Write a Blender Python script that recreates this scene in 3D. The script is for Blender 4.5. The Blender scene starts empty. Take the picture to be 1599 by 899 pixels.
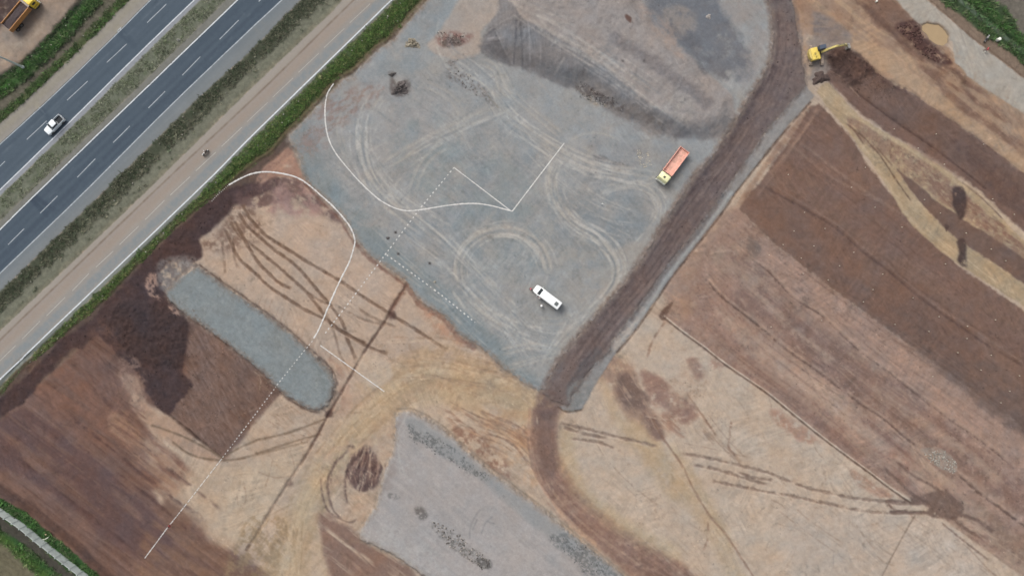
import bpy, bmesh, math, random
import numpy as np
from mathutils import Vector, Matrix

# ------------------------------------------------------------------ camera, sky, sun
SC = bpy.context.scene
COL = SC.collection
S = 6.8                      # survey units per metre on the site plan
H = 160.0                    # drone height above the ground
CX, CY = 799.5, 449.5
def wx(x): return (x - CX) / S
def wy(y): return (CY - y) / S

cam_d = bpy.data.cameras.new('camera')
cam_d.sensor_width = 36.0
cam_d.lens = 36.0 * H / (1599.0 / S)
cam_d.clip_start = 1.0
cam_d.clip_end = 20000.0
cam = bpy.data.objects.new('camera', cam_d)
cam.location = (0, 0, H)
COL.objects.link(cam)
SC.camera = cam

SUN_EL, SUN_AZ = math.radians(52), math.radians(-35)      # azimuth clockwise from +Y (north-west)
world = bpy.data.worlds.new('World')
SC.world = world
world.use_nodes = True
wn = world.node_tree
bg = wn.nodes['Background']
sky = wn.nodes.new('ShaderNodeTexSky')
sky.sky_type = 'NISHITA'
sky.sun_disc = False
sky.sun_elevation = SUN_EL
sky.sun_rotation = SUN_AZ
sky.air_density = 1.0
sky.dust_density = 6.0
hs = wn.nodes.new('ShaderNodeHueSaturation')
hs.inputs['Saturation'].default_value = 0.40
wn.links.new(sky.outputs[0], hs.inputs['Color'])
wn.links.new(hs.outputs[0], bg.inputs[0])
bg.inputs[1].default_value = 0.15
sun_d = bpy.data.lights.new('sun', 'SUN')
sun_d.energy = 0.8
sun_d.angle = math.radians(26)
sun_d.color = (1.0, 0.97, 0.93)
sun = bpy.data.objects.new('sun', sun_d)
sun.rotation_euler = (math.pi / 2 - SUN_EL, 0, -SUN_AZ + math.pi)
d = Vector((math.sin(SUN_AZ) * math.cos(SUN_EL), math.cos(SUN_AZ) * math.cos(SUN_EL), math.sin(SUN_EL)))
sun.rotation_euler = (-d).to_track_quat('-Z', 'Y').to_euler()
COL.objects.link(sun)
SC.view_settings.view_transform = 'Standard'
SC.view_settings.look = 'None'
SC.view_settings.exposure = 0.43
SC.view_settings.gamma = 1.0
SC.render.engine = 'CYCLES'
SC.cycles.filter_width = 1.65

# ------------------------------------------------------------------ numpy noise and drawing on the site plan
rng = np.random.RandomState(7)
TAB = rng.rand(512, 512).astype(np.float32)
def vn(x, y, seed=0):
    ox = (seed * 37.13) % 511; oy = (seed * 91.7) % 509
    x = x + ox; y = y + oy
    xi = np.floor(x).astype(np.int32); yi = np.floor(y).astype(np.int32)
    fx = (x - xi).astype(np.float32); fy = (y - yi).astype(np.float32)
    fx = fx * fx * (3 - 2 * fx); fy = fy * fy * (3 - 2 * fy)
    a = TAB[yi & 511, xi & 511]; b = TAB[yi & 511, (xi + 1) & 511]
    c = TAB[(yi + 1) & 511, xi & 511]; e = TAB[(yi + 1) & 511, (xi + 1) & 511]
    return (a + (b - a) * fx) * (1 - fy) + (c + (e - c) * fx) * fy
def fbm(x, y, s, seed=0, octv=4, gain=0.55):
    t = 0; amp = 1; n = 0
    for k in range(octv):
        t = t + amp * vn(x / s, y / s, seed + k * 3.1); n += amp
        amp *= gain; s = s / 2.03
    return (t / n - 0.5) * 2.2
def aniso(x, y, ang, sl, sw, seed=0, octv=3):
    c, q = math.cos(ang), math.sin(ang)
    u = (x * c + y * q); v = (-x * q + y * c)
    return fbm(u / sl, v / sw, 1.0, seed, octv)
FUR = math.radians(37.5)          # furrow direction on the plan (down-right)
HWY = math.radians(-43.8)         # highway direction
def sst(e0, e1, v):
    t = np.clip((v - e0) / (e1 - e0), 0, 1)
    return t * t * (3 - 2 * t)

def axis(lo, hi, step, far):
    core = np.arange(lo, hi + step * 0.5, step)
    out = [0]; st = step
    while out[-1] < far:
        st *= 1.06; out.append(out[-1] + st)
    out = np.array(out[1:])
    return np.concatenate([(lo - out)[::-1], core, hi + out])
GX = axis(-24, 1623, 1.45, 700)
GY = axis(-24, 923, 1.45, 700)
XX, YY = np.meshgrid(GX, GY)
XX = XX.astype(np.float64); YY = YY.astype(np.float64)
NYY, NXX = XX.shape
C = np.zeros((NYY, NXX, 3), np.float32)
Z = np.zeros((NYY, NXX), np.float32)
REG = np.zeros((NYY, NXX), np.int16)

def box(pts, pad):
    p = np.array(pts, float)
    x0, y0 = p.min(0) - pad; x1, y1 = p.max(0) + pad
    i0, i1 = np.searchsorted(GX, [x0, x1]); j0, j1 = np.searchsorted(GY, [y0, y1])
    return slice(j0, max(j1, j0 + 1)), slice(i0, max(i1, i0 + 1))
def smooth(pts, n=6, closed=False):
    p = np.array(pts, float)
    if len(p) < 3: return p
    if closed: q = np.vstack([p[-1], p, p[0], p[1]])
    else: q = np.vstack([2 * p[0] - p[1], p, 2 * p[-1] - p[-2]])
    out = []
    for i in range(1, len(q) - 2):
        a, b, c, e = q[i - 1], q[i], q[i + 1], q[i + 2]
        for t in np.arange(n) / n:
            out.append(0.5 * (2 * b + (c - a) * t + (2 * a - 5 * b + 4 * c - e) * t * t + (3 * b - a - 3 * c + e) * t ** 3))
    if not closed: out.append(q[-2])
    return np.array(out)
def segdist(X, Y, pts, closed=False):
    p = np.array(pts, float)
    n = len(p) if closed else len(p) - 1
    best = np.full(X.shape, 1e9); tt = np.zeros(X.shape); acc = 0
    for i in range(n):
        a = p[i]; b = p[(i + 1) % len(p)]
        dx, dy = b - a; L2 = dx * dx + dy * dy
        if L2 < 1e-9: continue
        t = np.clip(((X - a[0]) * dx + (Y - a[1]) * dy) / L2, 0, 1)
        dd = (X - a[0] - t * dx) ** 2 + (Y - a[1] - t * dy) ** 2
        m = dd < best
        L = math.sqrt(L2)
        best = np.where(m, dd, best); tt = np.where(m, acc + t * L, tt)
        acc += L
    return np.sqrt(best), tt, acc
def inside(X, Y, pts):
    p = np.array(pts, float); r = np.zeros(X.shape, bool)
    j = len(p) - 1
    for i in range(len(p)):
        xi, yi = p[i]; xj, yj = p[j]
        if yi != yj:
            r ^= ((yi > Y) != (yj > Y)) & (X < (xj - xi) * (Y - yi) / (yj - yi) + xi)
        j = i
    return r
SEED = [11]
def poly(pts, soft=2.0, rough=2.0, rs=14.0, sm=0, core=None):
    """mask of a closed outline with a ragged, soft edge -> (slices, mask, signed distance)"""
    if sm: pts = smooth(pts, sm, True)
    sl = box(pts, soft + rough * 2 + 4)
    X, Y = XX[sl], YY[sl]
    SEED[0] += 1
    dd, _, _ = segdist(X, Y, pts, True)
    sd = np.where(inside(X, Y, pts), dd, -dd)
    if rough: sd = sd + fbm(X, Y, rs, SEED[0], 4, 0.6) * rough
    return sl, sst(-soft, soft, sd), sd
def stroke(pts, w, soft=1.5, rough=0.8, rs=8.0, brk=0.0, bs=18.0, sm=6, fade=0.0):
    """mask along a line: w half-width, brk 0..1 how broken it is, fade = length over which ends vanish"""
    if sm and len(pts) > 2: pts = smooth(pts, sm)
    sl = box(pts, w + soft + rough * 2 + 3)
    X, Y = XX[sl], YY[sl]
    SEED[0] += 1
    dd, t, L = segdist(X, Y, pts)
    sd = w - dd + fbm(X, Y, rs, SEED[0], 3) * rough
    m = sst(-soft, soft, sd)
    m = m * np.clip(0.86 + 0.45 * fbm(X, Y, 5.5, SEED[0] + 3, 3, .7), 0, 1)
    if brk > 0: m = m * sst(brk - 0.14, brk + 0.12, 0.5 + 0.5 * fbm(X, Y, bs, SEED[0] + 5, 4, .65))
    if fade > 0: m = m * sst(0, fade, t) * sst(0, fade, L - t)
    return sl, m, sd
def paint(m, col, a=1.0, var=0.0, vs=10.0):
    sl, k = m[0], (m[1] * a)[..., None].astype(np.float32)
    col = np.array(col, np.float32)
    if var:
        SEED[0] += 1
        n = fbm(XX[sl], YY[sl], vs, SEED[0], 4, 0.7)[..., None].astype(np.float32)
        C[sl] = C[sl] * (1 - k) + (col * (1 + var * n)) * k
    else:
        C[sl] = C[sl] * (1 - k) + col * k
def mult(m, f, a=1.0):
    sl, k = m[0], (m[1] * a)[..., None].astype(np.float32)
    C[sl] = C[sl] * (1 - k + np.array(f, np.float32) * k)
def lift(m, dz): Z[m[0]] += (m[1] * dz).astype(np.float32)
def region(m, idx): 
    v = REG[m[0]]; v[m[1] > 0.5] = idx; REG[m[0]] = v
def blotch(pts, col, a=0.8, cover=0.5, s=14, soft=6, rough=6, sm=4, ang=None, sl_=30, sw_=5, edge=0.35):
    """patchy tone: noise-thresholded inside a soft outline"""
    m = poly(pts, soft, rough, 20, sm)
    X, Y = XX[m[0]], YY[m[0]]
    SEED[0] += 1
    n = fbm(X, Y, s, SEED[0], 5, 0.65) if ang is None else aniso(X, Y, ang, sl_, sw_, SEED[0], 4)
    th = 1 - 2 * cover
    k = sst(th - edge, th + edge, n) * m[1]
    paint((m[0], k, None), col, a)
    return (m[0], k, None)
def off(pts, o):
    p = smooth(pts, 6); t = np.gradient(p, axis=0); t /= np.linalg.norm(t, axis=1)[:, None] + 1e-9
    return p + np.stack([-t[:, 1], t[:, 0]], 1) * o
def twin(pts, gap, w, col, a=0.7, brk=0.3, **k):
    for sgn in (-1, 1):
        paint(stroke(off(pts, sgn * gap / 2), w, sm=0, brk=brk, **k), col, a)
# ------------------------------------------------------------------ the ground, region by region (plan coordinates)
R_SOIL, R_HWY, R_MED, R_SHO, R_VERGE, R_SERV, R_HAUL, R_YARD, R_STRIP, R_PAD, R_TRACK, R_FARV, R_POND, R_LOT, R_HWY2, R_SHO2, R_KERB, R_VERGE2, R_FARV2 = range(19)
TAN = (176, 158, 140)
C[:] = np.array(TAN, np.float32)
n1 = fbm(XX, YY, 90, 1, 4)[..., None]
n2 = fbm(XX, YY, 16, 2, 5, 0.65)[..., None]
C += (n1 * np.array([9, 8, 5]) + n2 * np.array([9, 9, 8])).astype(np.float32)
an = aniso(XX, YY, FUR, 70, 6, 3, 4)[..., None]
C += (an * np.array([7, 7, 6])).astype(np.float32)

def ridged(x, y, s, seed, o=3):
    t = 0; a = 1; n = 0
    for k in range(o):
        t = t + a * (1 - np.abs(2 * vn(x / s, y / s, seed + 7 * k) - 1)); n += a; a *= .5; s /= 2.1
    return t / n
def texture(idx, dark=(.80, .76, .74), light=(1.10, 1.10, 1.10), a=1.0, seed=400, angs=(FUR, FUR + 1.45, -.35, 1.1), fine=5.0):
    """scuffs, crumbs, cracks and wheel polish over everything in some regions"""
    k = np.isin(REG, idx); x, y = XX, YY
    wxx = x + fbm(x, y, 60, seed + 1, 2) * 10; wyy = y + fbm(x, y, 60, seed + 2, 2) * 10
    f = np.ones(XX.shape, np.float32)
    for q, an_ in enumerate(angs):
        patch = sst(.05, .55, fbm(x, y, 70, seed + 10 + q, 3))
        st = aniso(wxx, wyy, an_, 34, 2.6, seed + 20 + q, 3)
        f += (st * .06 * patch * a).astype(np.float32)
    rg = ridged(wxx + fbm(x, y, 9, seed + 4, 3) * 5, wyy + fbm(x, y, 9, seed + 5, 3) * 5, 26, seed + 40); pm = sst(.0, .5, fbm(x, y, 60, seed + 41, 3))
    f -= (sst(.80, .97, rg) * .10 * pm * a).astype(np.float32)
    crumbs = sst(.55, .95, fbm(x, y, 3.4, seed + 50, 2, .8)) * sst(.05, .5, fbm(x, y, 38, seed + 51, 3))
    f -= (crumbs * .22 * a).astype(np.float32)
    crumbs = sst(.55, .95, fbm(x, y, 3.2, seed + 60, 2, .8)) * sst(.05, .5, fbm(x, y, 44, seed + 61, 3))
    f += (crumbs * .12 * a).astype(np.float32)
    f += (fbm(x, y, 13, seed + 70, 5, .72) * .055 * a).astype(np.float32)
    f = np.where(k, f, 1)[..., None]
    C[:] = C * f
    tintn = (fbm(x, y, 30, seed + 80, 4, .65) * 5 * a)[..., None] * np.array([1., -.1, -1.0])
    C[:] = np.where(k[..., None], C + tintn, C)

# --- left field, brown and furrowed
LF = [(-700, 300), (0, 640), (30, 632), (75, 585), (120, 545), (160, 500), (215, 450), (275, 470), (290, 492), (330, 520), (400, 572), (440, 610), (400, 655), (350, 716),
      (300, 678), (262, 648), (228, 632), (200, 600), (212, 640), (240, 680), (270, 715), (300, 740), (262, 745), (240, 768), (262, 800), (300, 815), (345, 850), (420, 899), (700, 1300), (-700, 1300)]
m = poly(LF, 6, 6, 30); paint(m, (112, 86, 77), 0.95, 0.06, 24)
X, Y = XX, YY
lf = m
def furrows(m, amp, sl_, sw_, seed, dz=0.05, ang=FUR, tint=(1, 1, 1)):
    x, y = XX[m[0]], YY[m[0]]
    n = aniso(x, y, ang, sl_, sw_, seed, 3) * m[1]
    C[m[0]] += (n[..., None] * amp * np.array(tint)).astype(np.float32)
    Z[m[0]] += (n * dz).astype(np.float32)
furrows(lf, 11, 60, 3.2, 21, 0.10)
furrows(lf, 10, 140, 14, 22, 0.10, tint=(1.1, .9, .8))
# purple-grey damp bands and reddish bands
blotch([(0, 660), (60, 640), (130, 700), (230, 790), (270, 850), (200, 870), (120, 800), (30, 740), (-20, 720)], (98, 76, 74), .75, .62, ang=FUR, sl_=70, sw_=12)
blotch([(50, 600), (110, 570), (200, 640), (300, 740), (260, 770), (170, 710), (90, 660)], (128, 94, 80), .7, .6, ang=FUR, sl_=60, sw_=8)
blotch([(190, 640), (240, 690), (300, 735), (330, 770), (290, 800), (240, 765), (200, 710), (170, 660)], (156, 124, 102), .7, .55, ang=FUR, sl_=60, sw_=7)
blotch([(225, 690), (250, 690), (300, 740), (330, 790), (280, 780), (240, 740)], (172, 148, 128), .6, .5, ang=FUR, sl_=50, sw_=8)
blotch([(0, 740), (80, 800), (140, 850), (190, 899), (150, 899), (90, 850), (0, 790)], (120, 92, 80), .6, .6, ang=FUR, sl_=70, sw_=10)
blotch([(250, 800), (300, 830), (360, 880), (380, 905), (230, 905), (210, 870)], (134, 104, 86), .7, .55, ang=FUR, sl_=60, sw_=8)
# the tan floor right of it, with brown furrow remains
blotch([(255, 775), (300, 800), (370, 850), (430, 905), (520, 940), (380, 940), (330, 880), (270, 830)], (118, 92, 80), .85, .62, ang=FUR, sl_=60, sw_=8)
blotch([(300, 738), (350, 760), (300, 800), (255, 790), (240, 770)], (118, 92, 80), .45, .4, ang=FUR, sl_=50, sw_=5)
m = poly([(300, 735), (345, 722), (400, 730), (440, 760), (410, 810), (350, 850), (300, 800), (282, 770)], 14, 10, 30, 4); paint(m, (178, 160, 140), .9, .05)
for p in ([(100, 640), (160, 690), (260, 770), (330, 815)], [(235, 710), (300, 760), (350, 800)], [(160, 720), (250, 790), (320, 850)], [(10, 700), (120, 790), (210, 860)], [(130, 590), (180, 640), (220, 675)]):
    s = stroke(p, 2.2, 3, 1.5, 12, .45, 20, fade=25); paint(s, (84, 62, 58), .75); lift(s, -.12)
for k in range(46):
    r2 = np.random.RandomState(100 + k); x0 = r2.uniform(-60, 330); y0 = r2.uniform(600, 900); L = r2.uniform(30, 110)
    if inside(np.array([x0]), np.array([y0]), LF)[0] and inside(np.array([x0 + L * .8]), np.array([y0 + L * .61]), LF)[0]:
        s = stroke([(x0, y0), (x0 + L * .4, y0 + L * .30), (x0 + L * .8, y0 + L * .61)], r2.uniform(.5, 1.6), 1.4, 1, 8, .45, 9, fade=12)
        paint(s, [(88, 66, 60), (140, 112, 94), (96, 72, 66)][k % 3], .55); lift(s, -.06)
# ploughed block beside the gravel strip
PB = [(290, 492), (330, 520), (400, 572), (440, 612), (398, 658), (349, 715), (300, 678), (264, 648), (296, 603), (290, 560), (294, 520)]
m = poly(PB, 4, 3.5, 8); paint(m, (119, 95, 84), .95, .07, 8)
furrows(m, 13, 16, 2.6, 31, .1, ang=math.radians(62))
furrows(m, 8, 50, 5, 32, .05)
s = stroke([(262, 646), (300, 677), (349, 717)], 2.2, 1.5, .8, fade=10); paint(s, (78, 60, 52), .9); lift(s, -.25)
# tan wedge left of the block
m = poly([(190, 590), (215, 590), (225, 628), (262, 650), (300, 680), (345, 716), (310, 712), (262, 690), (225, 660), (200, 625)], 6, 6, 20, 3); paint(m, (162, 136, 118), .75, .06)
for p in ([(238, 664), (283, 680), (317, 697), (349, 716)], [(270, 690), (293, 707), (320, 716), (360, 718), (400, 710), (440, 700), (480, 690)], [(400, 687), (433, 680), (467, 670), (505, 655)], [(345, 716), (372, 700), (400, 688)],
          [(400, 708), (433, 698), (467, 687), (500, 678)]):
    s = stroke(p, 1.7, 1.4, .8, 8, .18, 14); paint(s, (118, 98, 80), .8); lift(s, -.1)

paint(poly([(668, -10), (613, 56), (590, 72), (553, 108), (508, 145), (477, 180), (450, 205), (424, 235), (400, 250), (372, 272), (352, 290), (293, 335), (213, 412), (127, 495), (33, 572), (0, 610), (-300, 880), (-300, 930), (0, 655), (60, 600), (150, 520), (230, 440), (310, 370), (370, 320), (420, 275), (460, 235), (500, 190), (560, 140), (640, 60), (700, -10)], 4, 3, 12), (96, 80, 72), 1, .08, 8)
# --- dark topsoil along the verge and the dark heap
DK = [(350, 296), (375, 292), (400, 283), (425, 274), (445, 288), (420, 300), (385, 308), (368, 318), (362, 335), (340, 352), (312, 372), (322, 398), (300, 412), (262, 405), (245, 432), (262, 462), (285, 488),
      (296, 512), (292, 545), (288, 580), (299, 602), (280, 628), (264, 648), (240, 632), (228, 610), (222, 588), (200, 566), (186, 556), (172, 540), (150, 520), (128, 545), (113, 545), (70, 588), (36, 628), (0, 652),
      (-200, 800), (-200, 750), (0, 622), (40, 585), (95, 530), (135, 505), (165, 472), (212, 422), (262, 372), (300, 340), (330, 312)]
m = poly(DK, 3, 5, 16); paint(m, (76, 60, 59), 1, .10, 5); dk = m
x, y = XX[m[0]], YY[m[0]]
Z[m[0]] += (fbm(x, y, 9, 41, 4, .7) * .18 * m[1]).astype(np.float32)
mm = poly([(178, 475), (215, 470), (262, 480), (292, 500), (292, 545), (285, 570), (245, 570), (205, 556), (180, 530), (168, 500)], 7, 6, 16, 3)
paint(mm, (71, 57, 56), .8, .1, 4); Z[mm[0]] += (mm[1] * (.35 + .3 * fbm(XX[mm[0]], YY[mm[0]], 8, 42, 4, .7))).astype(np.float32)
blotch([(140, 500), (172, 500), (190, 545), (170, 548), (140, 530)], (108, 82, 74), .6, .5, 14)
blotch([(185, 560), (215, 560), (228, 600), (205, 610), (185, 590)], (150, 122, 108), .7, .45, 9)
blotch([(170, 590), (200, 585), (235, 640), (225, 650), (190, 620)], (150, 122, 106), .7, .5, 10)
m = blotch([(232, 428), (246, 424), (252, 440), (242, 452), (252, 468), (236, 462), (226, 446)], (164, 132, 116), .9, .55, 4, 2.5, 4)
m = blotch([(262, 477), (272, 480), (284, 488), (278, 492), (270, 488)], (168, 136, 120), .9, .55, 4, 2, 3)
blotch([(120, 545), (150, 555), (190, 600), (230, 660), (180, 640), (130, 590)], (118, 90, 80), .7, .6, ang=FUR, sl_=40, sw_=6)

# --- tan area between strip and yard
UT = [(368, 322), (400, 312), (440, 300), (475, 300), (505, 322), (540, 350), (558, 385), (600, 420), (640, 450), (665, 482), (705, 510), (740, 550), (700, 600), (620, 640), (560, 640), (520, 590), (480, 540), (430, 500), (360, 445), (318, 415), (325, 372)]
m = poly(UT, 5, 4, 20, 2); paint(m, (175, 156, 139), .9, .03, 20)
m = poly([(425, 330), (470, 330), (530, 365), (560, 400), (640, 450), (620, 480), (560, 460), (500, 420), (440, 370)], 16, 8, 30, 4); paint(m, (180, 160, 143), .75, .02)
blotch([(375, 300), (440, 272), (478, 285), (510, 318), (530, 345), (505, 338), (470, 318), (430, 318), (400, 325), (372, 322)], (104, 80, 76), .85, .62, 14)
blotch([(440, 285), (480, 292), (510, 318), (500, 335), (460, 335), (420, 330)], (158, 126, 118), .8, .55, 14)
blotch([(395, 285), (440, 280), (470, 300), (430, 310)], (170, 145, 128), .5, .35, 8)
blotch([(315, 378), (345, 355), (370, 322), (400, 330), (410, 370), (385, 385), (340, 395)], (122, 96, 82), .8, .52, 7)
blotch([(400, 283), (420, 255), (452, 232), (470, 262), (478, 285), (440, 275)], (158, 122, 105), .95, .72, 10, 3, 4)
blotch([(404, 282), (420, 252), (450, 232), (462, 250), (430, 275)], (176, 142, 122), .8, .4, ang=HWY, sl_=20, sw_=3)
blotch([(420, 500), (470, 530), (520, 590), (560, 640), (520, 640), (470, 560)], (168, 140, 122), .6, .5, 14)
TRK = [[(378, 318), (388, 338), (400, 352), (417, 369), (450, 390), (483, 411), (530, 438), (573, 467), (613, 492), (653, 517), (700, 548)],
       [(372, 330), (385, 352), (400, 366), (427, 389), (460, 413), (483, 438), (510, 470), (533, 500), (543, 530), (557, 563)],
       [(358, 345), (375, 368), (400, 388), (430, 413), (453, 433), (480, 457), (500, 483), (520, 507), (573, 540), (607, 553)],
       [(366, 345), (385, 380), (402, 408), (420, 427), (437, 442), (457, 452)],
       [(350, 355), (362, 380), (372, 402), (400, 428), (420, 447), (450, 467), (477, 484), (510, 500), (533, 517), (573, 537)],
       [(347, 372), (350, 400), (352, 430)], [(365, 368), (366, 400), (374, 425)],
       [(505, 480), (513, 497), (523, 523), (533, 557), (550, 590)], [(480, 455), (500, 470), (530, 480), (570, 500), (606, 508)],
       [(545, 470), (575, 492), (620, 512)]]
for k, p in enumerate(TRK):
    a = .9 if k < 5 else .55
    s = stroke(p, 2.6 if k < 5 else 1.6, 1.6, 1.3, 7, .12 if k < 5 else .35, 12, fade=6); paint(s, (116, 92, 76), a, .08, 5); lift(s, -.14)
    for q in (-3.6, 3.6):
        s2 = stroke(off(p, q), .8, 1.2, .8, 7, .35, 12, sm=0, fade=8); paint(s2, (196, 172, 152), .35); lift(s2, .07)
for k in range(14):          # short cross ruts west of the tracks
    x0 = 405 + k * 8.5; y0 = 480 + k * 7 - (k % 3) * 5
    s = stroke([(x0 + 6, y0 - 22), (x0, y0 - 8), (x0 - 2, y0 + 4)], .9, 1.4, .8, 6, .3, 8, fade=6); paint(s, (150, 126, 108), .6)
s = stroke([(634, 446), (613, 480), (600, 503), (573, 543), (550, 583), (513, 647), (480, 707), (450, 753), (420, 800), (402, 832), (385, 858)], 1.9, 1.6, 1.2, 8, .05, 16)
paint(s, (98, 76, 66), .9, .08, 5); lift(s, -.3)
s = stroke([(634, 446), (624, 462), (612, 484)], 4, 3, 2.5, 7, .3, 8); paint(s, (120, 88, 74), .8)
for q, r in ((612, 492), (450, 753), (513, 645)):
    paint(poly([(q - 5, r - 4), (q + 5, r - 5), (q + 6, r + 4), (q - 4, r + 6)], 3, 2, 5, 3), (84, 62, 56), .8)

# --- central worked dirt: yellowish swaths
SW = (177, 158, 130)
m = blotch([(560, 600), (620, 560), (700, 540), (780, 590), (845, 620), (850, 700), (800, 690), (740, 650), (640, 620), (600, 640)], (180, 156, 128), .8, .62, 26, 10, 8)
for p, w, a in (([(850, 640), (780, 605), (700, 592), (640, 605), (580, 650), (530, 705), (492, 760), (455, 830), (440, 905)], 24, .6),
                ([(830, 640), (740, 615), (660, 620), (600, 640), (560, 680), (520, 730), (480, 790), (470, 850), (470, 905)], 12, .5),
                ([(540, 690), (500, 750), (480, 800), (500, 860), (510, 905)], 9, .4)):
    s = stroke(p, w, 14, 8, 30); paint(s, SW, a, .04, 16)
r2 = np.random.RandomState(5)
def follow(base, spread, n, wmin, wmax, cols, a=.5, brk=.42, seed=0, dz=-.04):
    soft_ = 1.3 if wmax < 3 else 5
    r3 = np.random.RandomState(seed); b = smooth(base, 8)
    for k in range(n):
        o = r3.uniform(-spread, spread); i0 = r3.randint(0, max(1, int(len(b) * .7))); i1 = min(len(b), i0 + r3.randint(int(len(b) * .2) + 2, int(len(b) * .7) + 3))
        p = off(base, 0); t = np.gradient(b, axis=0); t /= np.linalg.norm(t, axis=1)[:, None] + 1e-9
        o2 = o + r3.uniform(-1, 1) * np.sin(np.linspace(0, r3.uniform(2, 6), len(b)) + r3.uniform(0, 6))[:, None] * r3.uniform(3, spread * .35 + 3)
        q = (b + np.stack([-t[:, 1], t[:, 0]], 1) * o2)[i0:i1][::4]
        if len(q) < 3: continue
        s = stroke(q, r3.uniform(wmin, wmax), soft_, 1 if wmax < 3 else 3, 9, brk, 15, sm=4, fade=12); paint(s, cols[k % len(cols)], a * r3.uniform(.6, 1.1)); lift(s, dz)
follow([(850, 650), (780, 610), (700, 595), (640, 608), (580, 655), (530, 710), (490, 765), (460, 840), (450, 900)], 30, 14, 3, 7, [(150, 130, 104), (192, 172, 144), (166, 140, 116)], .4, .45, 33, -.02)
follow([(850, 650), (780, 610), (700, 595), (640, 608), (580, 655), (530, 710), (490, 765), (460, 840), (450, 900)], 36, 26, .6, 1.6, [(152, 130, 104), (196, 178, 150), (160, 136, 112)], .4, .45, 3)
follow([(855, 620), (800, 590), (740, 575), (680, 560), (600, 560)], 40, 34, .7, 1.8, [(140, 116, 96), (196, 176, 152), (150, 124, 104)], .5, .42, 4)
blotch([(690, 640), (740, 645), (800, 660), (840, 672), (835, 700), (780, 690), (720, 672)], (138, 104, 86), .7, .42, ang=math.radians(28), sl_=26, sw_=5)
blotch([(705, 670), (745, 672), (780, 710), (800, 745), (775, 740), (730, 700)], (130, 96, 80), .75, .5, 9)
blotch([(770, 640), (840, 655), (838, 760), (800, 730), (760, 690)], (176, 142, 112), .5, .5, 14)
blotch([(560, 545), (640, 530), (760, 560), (840, 610), (820, 640), (700, 620), (600, 600)], (146, 122, 100), .5, .34, 8)
follow([(690, 640), (740, 665), (800, 690), (845, 740)], 26, 22, .6, 1.6, [(132, 98, 80), (192, 164, 136), (110, 84, 70)], .6, .35, 8)
# light blank bay between tracks
m = poly([(560, 552), (600, 560), (612, 590), (590, 606), (566, 596), (556, 575)], 5, 4, 14, 3); paint(m, (186, 170, 152), .7, .03)
m = poly([(405, 720), (450, 700), (480, 690), (470, 730), (440, 770), (405, 830), (360, 850), (350, 800), (370, 745)], 14, 8, 30, 3); paint(m, (180, 164, 144), .8, .03)
for p in ([(452, 700), (460, 730), (456, 750)], [(430, 640), (470, 625), (500, 640)], [(400, 735), (430, 745), (470, 740)], [(370, 770), (372, 790)], [(380, 750), (384, 775), (380, 790)]):
    paint(stroke(p, .9, 1.3, .8, 6, .3, 9, fade=6), (150, 128, 110), .7)
for k in range(16):
    r3 = np.random.RandomState(300 + k); x0 = r3.uniform(400, 480); y0 = r3.uniform(610, 690)
    paint(stroke([(x0, y0), (x0 + 14, y0 + 8), (x0 + 26, y0 + 20)], .8, 1.3, 1, 6, .4, 8, fade=8), (150, 126, 108), .6)

# dark churned patch with ruts round it
blotch([(520, 690), (580, 680), (620, 660), (608, 740), (590, 790), (560, 830), (520, 800), (500, 740)], (166, 144, 126), .6, .5, 10)
m = blotch([(546, 716), (558, 706), (568, 698), (578, 699), (590, 720), (597, 745), (588, 760), (568, 768), (550, 760), (541, 742)], (96, 76, 73), .9, .62, 6, 4, 5, ang=math.radians(105), sl_=14, sw_=2.4)
Z[m[0]] += (m[1] * (.1 + .25 * fbm(XX[m[0]], YY[m[0]], 6, 44, 3))).astype(np.float32)
for k in range(44):
    r3 = np.random.RandomState(2100 + k); cx_ = 568 + r3.uniform(-26, 26); u_ = (cx_ - 568) / 26; hh_ = 32 * math.sqrt(max(.05, 1 - u_ * u_)) * r3.uniform(.5, 1.05); cy_ = 733 + r3.uniform(-8, 8)
    bow = u_ * 10 + r3.uniform(-3, 3)
    s = stroke([(cx_ - bow * .6 + 5, cy_ - hh_), (cx_ + bow * .4, cy_), (cx_ - bow * .4 - 1, cy_ + hh_)], r3.uniform(.6, 1.9), 1.4, 1.2, 5, .3, 8, fade=8); paint(s, [(86, 66, 64), (104, 82, 78), (78, 60, 60), (150, 124, 110)][k % 4 if k % 12 else 3], .75); lift(s, -.06)
for p, w in (([(546, 700), (525, 722), (514, 742), (512, 765), (520, 795), (535, 812)], 1.8), ([(500, 740), (504, 775), (515, 800), (545, 815), (560, 808)], 1.2), ([(556, 708), (543, 735), (539, 760), (543, 790)], 1.8), ([(530, 708), (520, 730), (516, 760)], 1.0), ([(600, 720), (606, 745), (600, 770)], 1.0),
             ([(540, 700), (548, 696), (556, 702)], 2.2)):
    s = stroke(p, w, 1.6, 1.4, 6, .3, 10, fade=8); paint(s, (104, 82, 74), .75); lift(s, -.1)
for p in ([(556, 730), (566, 710), (571, 698)], [(577, 728), (578, 712), (576, 702)], [(574, 735), (582, 740)]):
    paint(stroke(p, 1.2, 1.1, .6), (176, 156, 138), .8)
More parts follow.
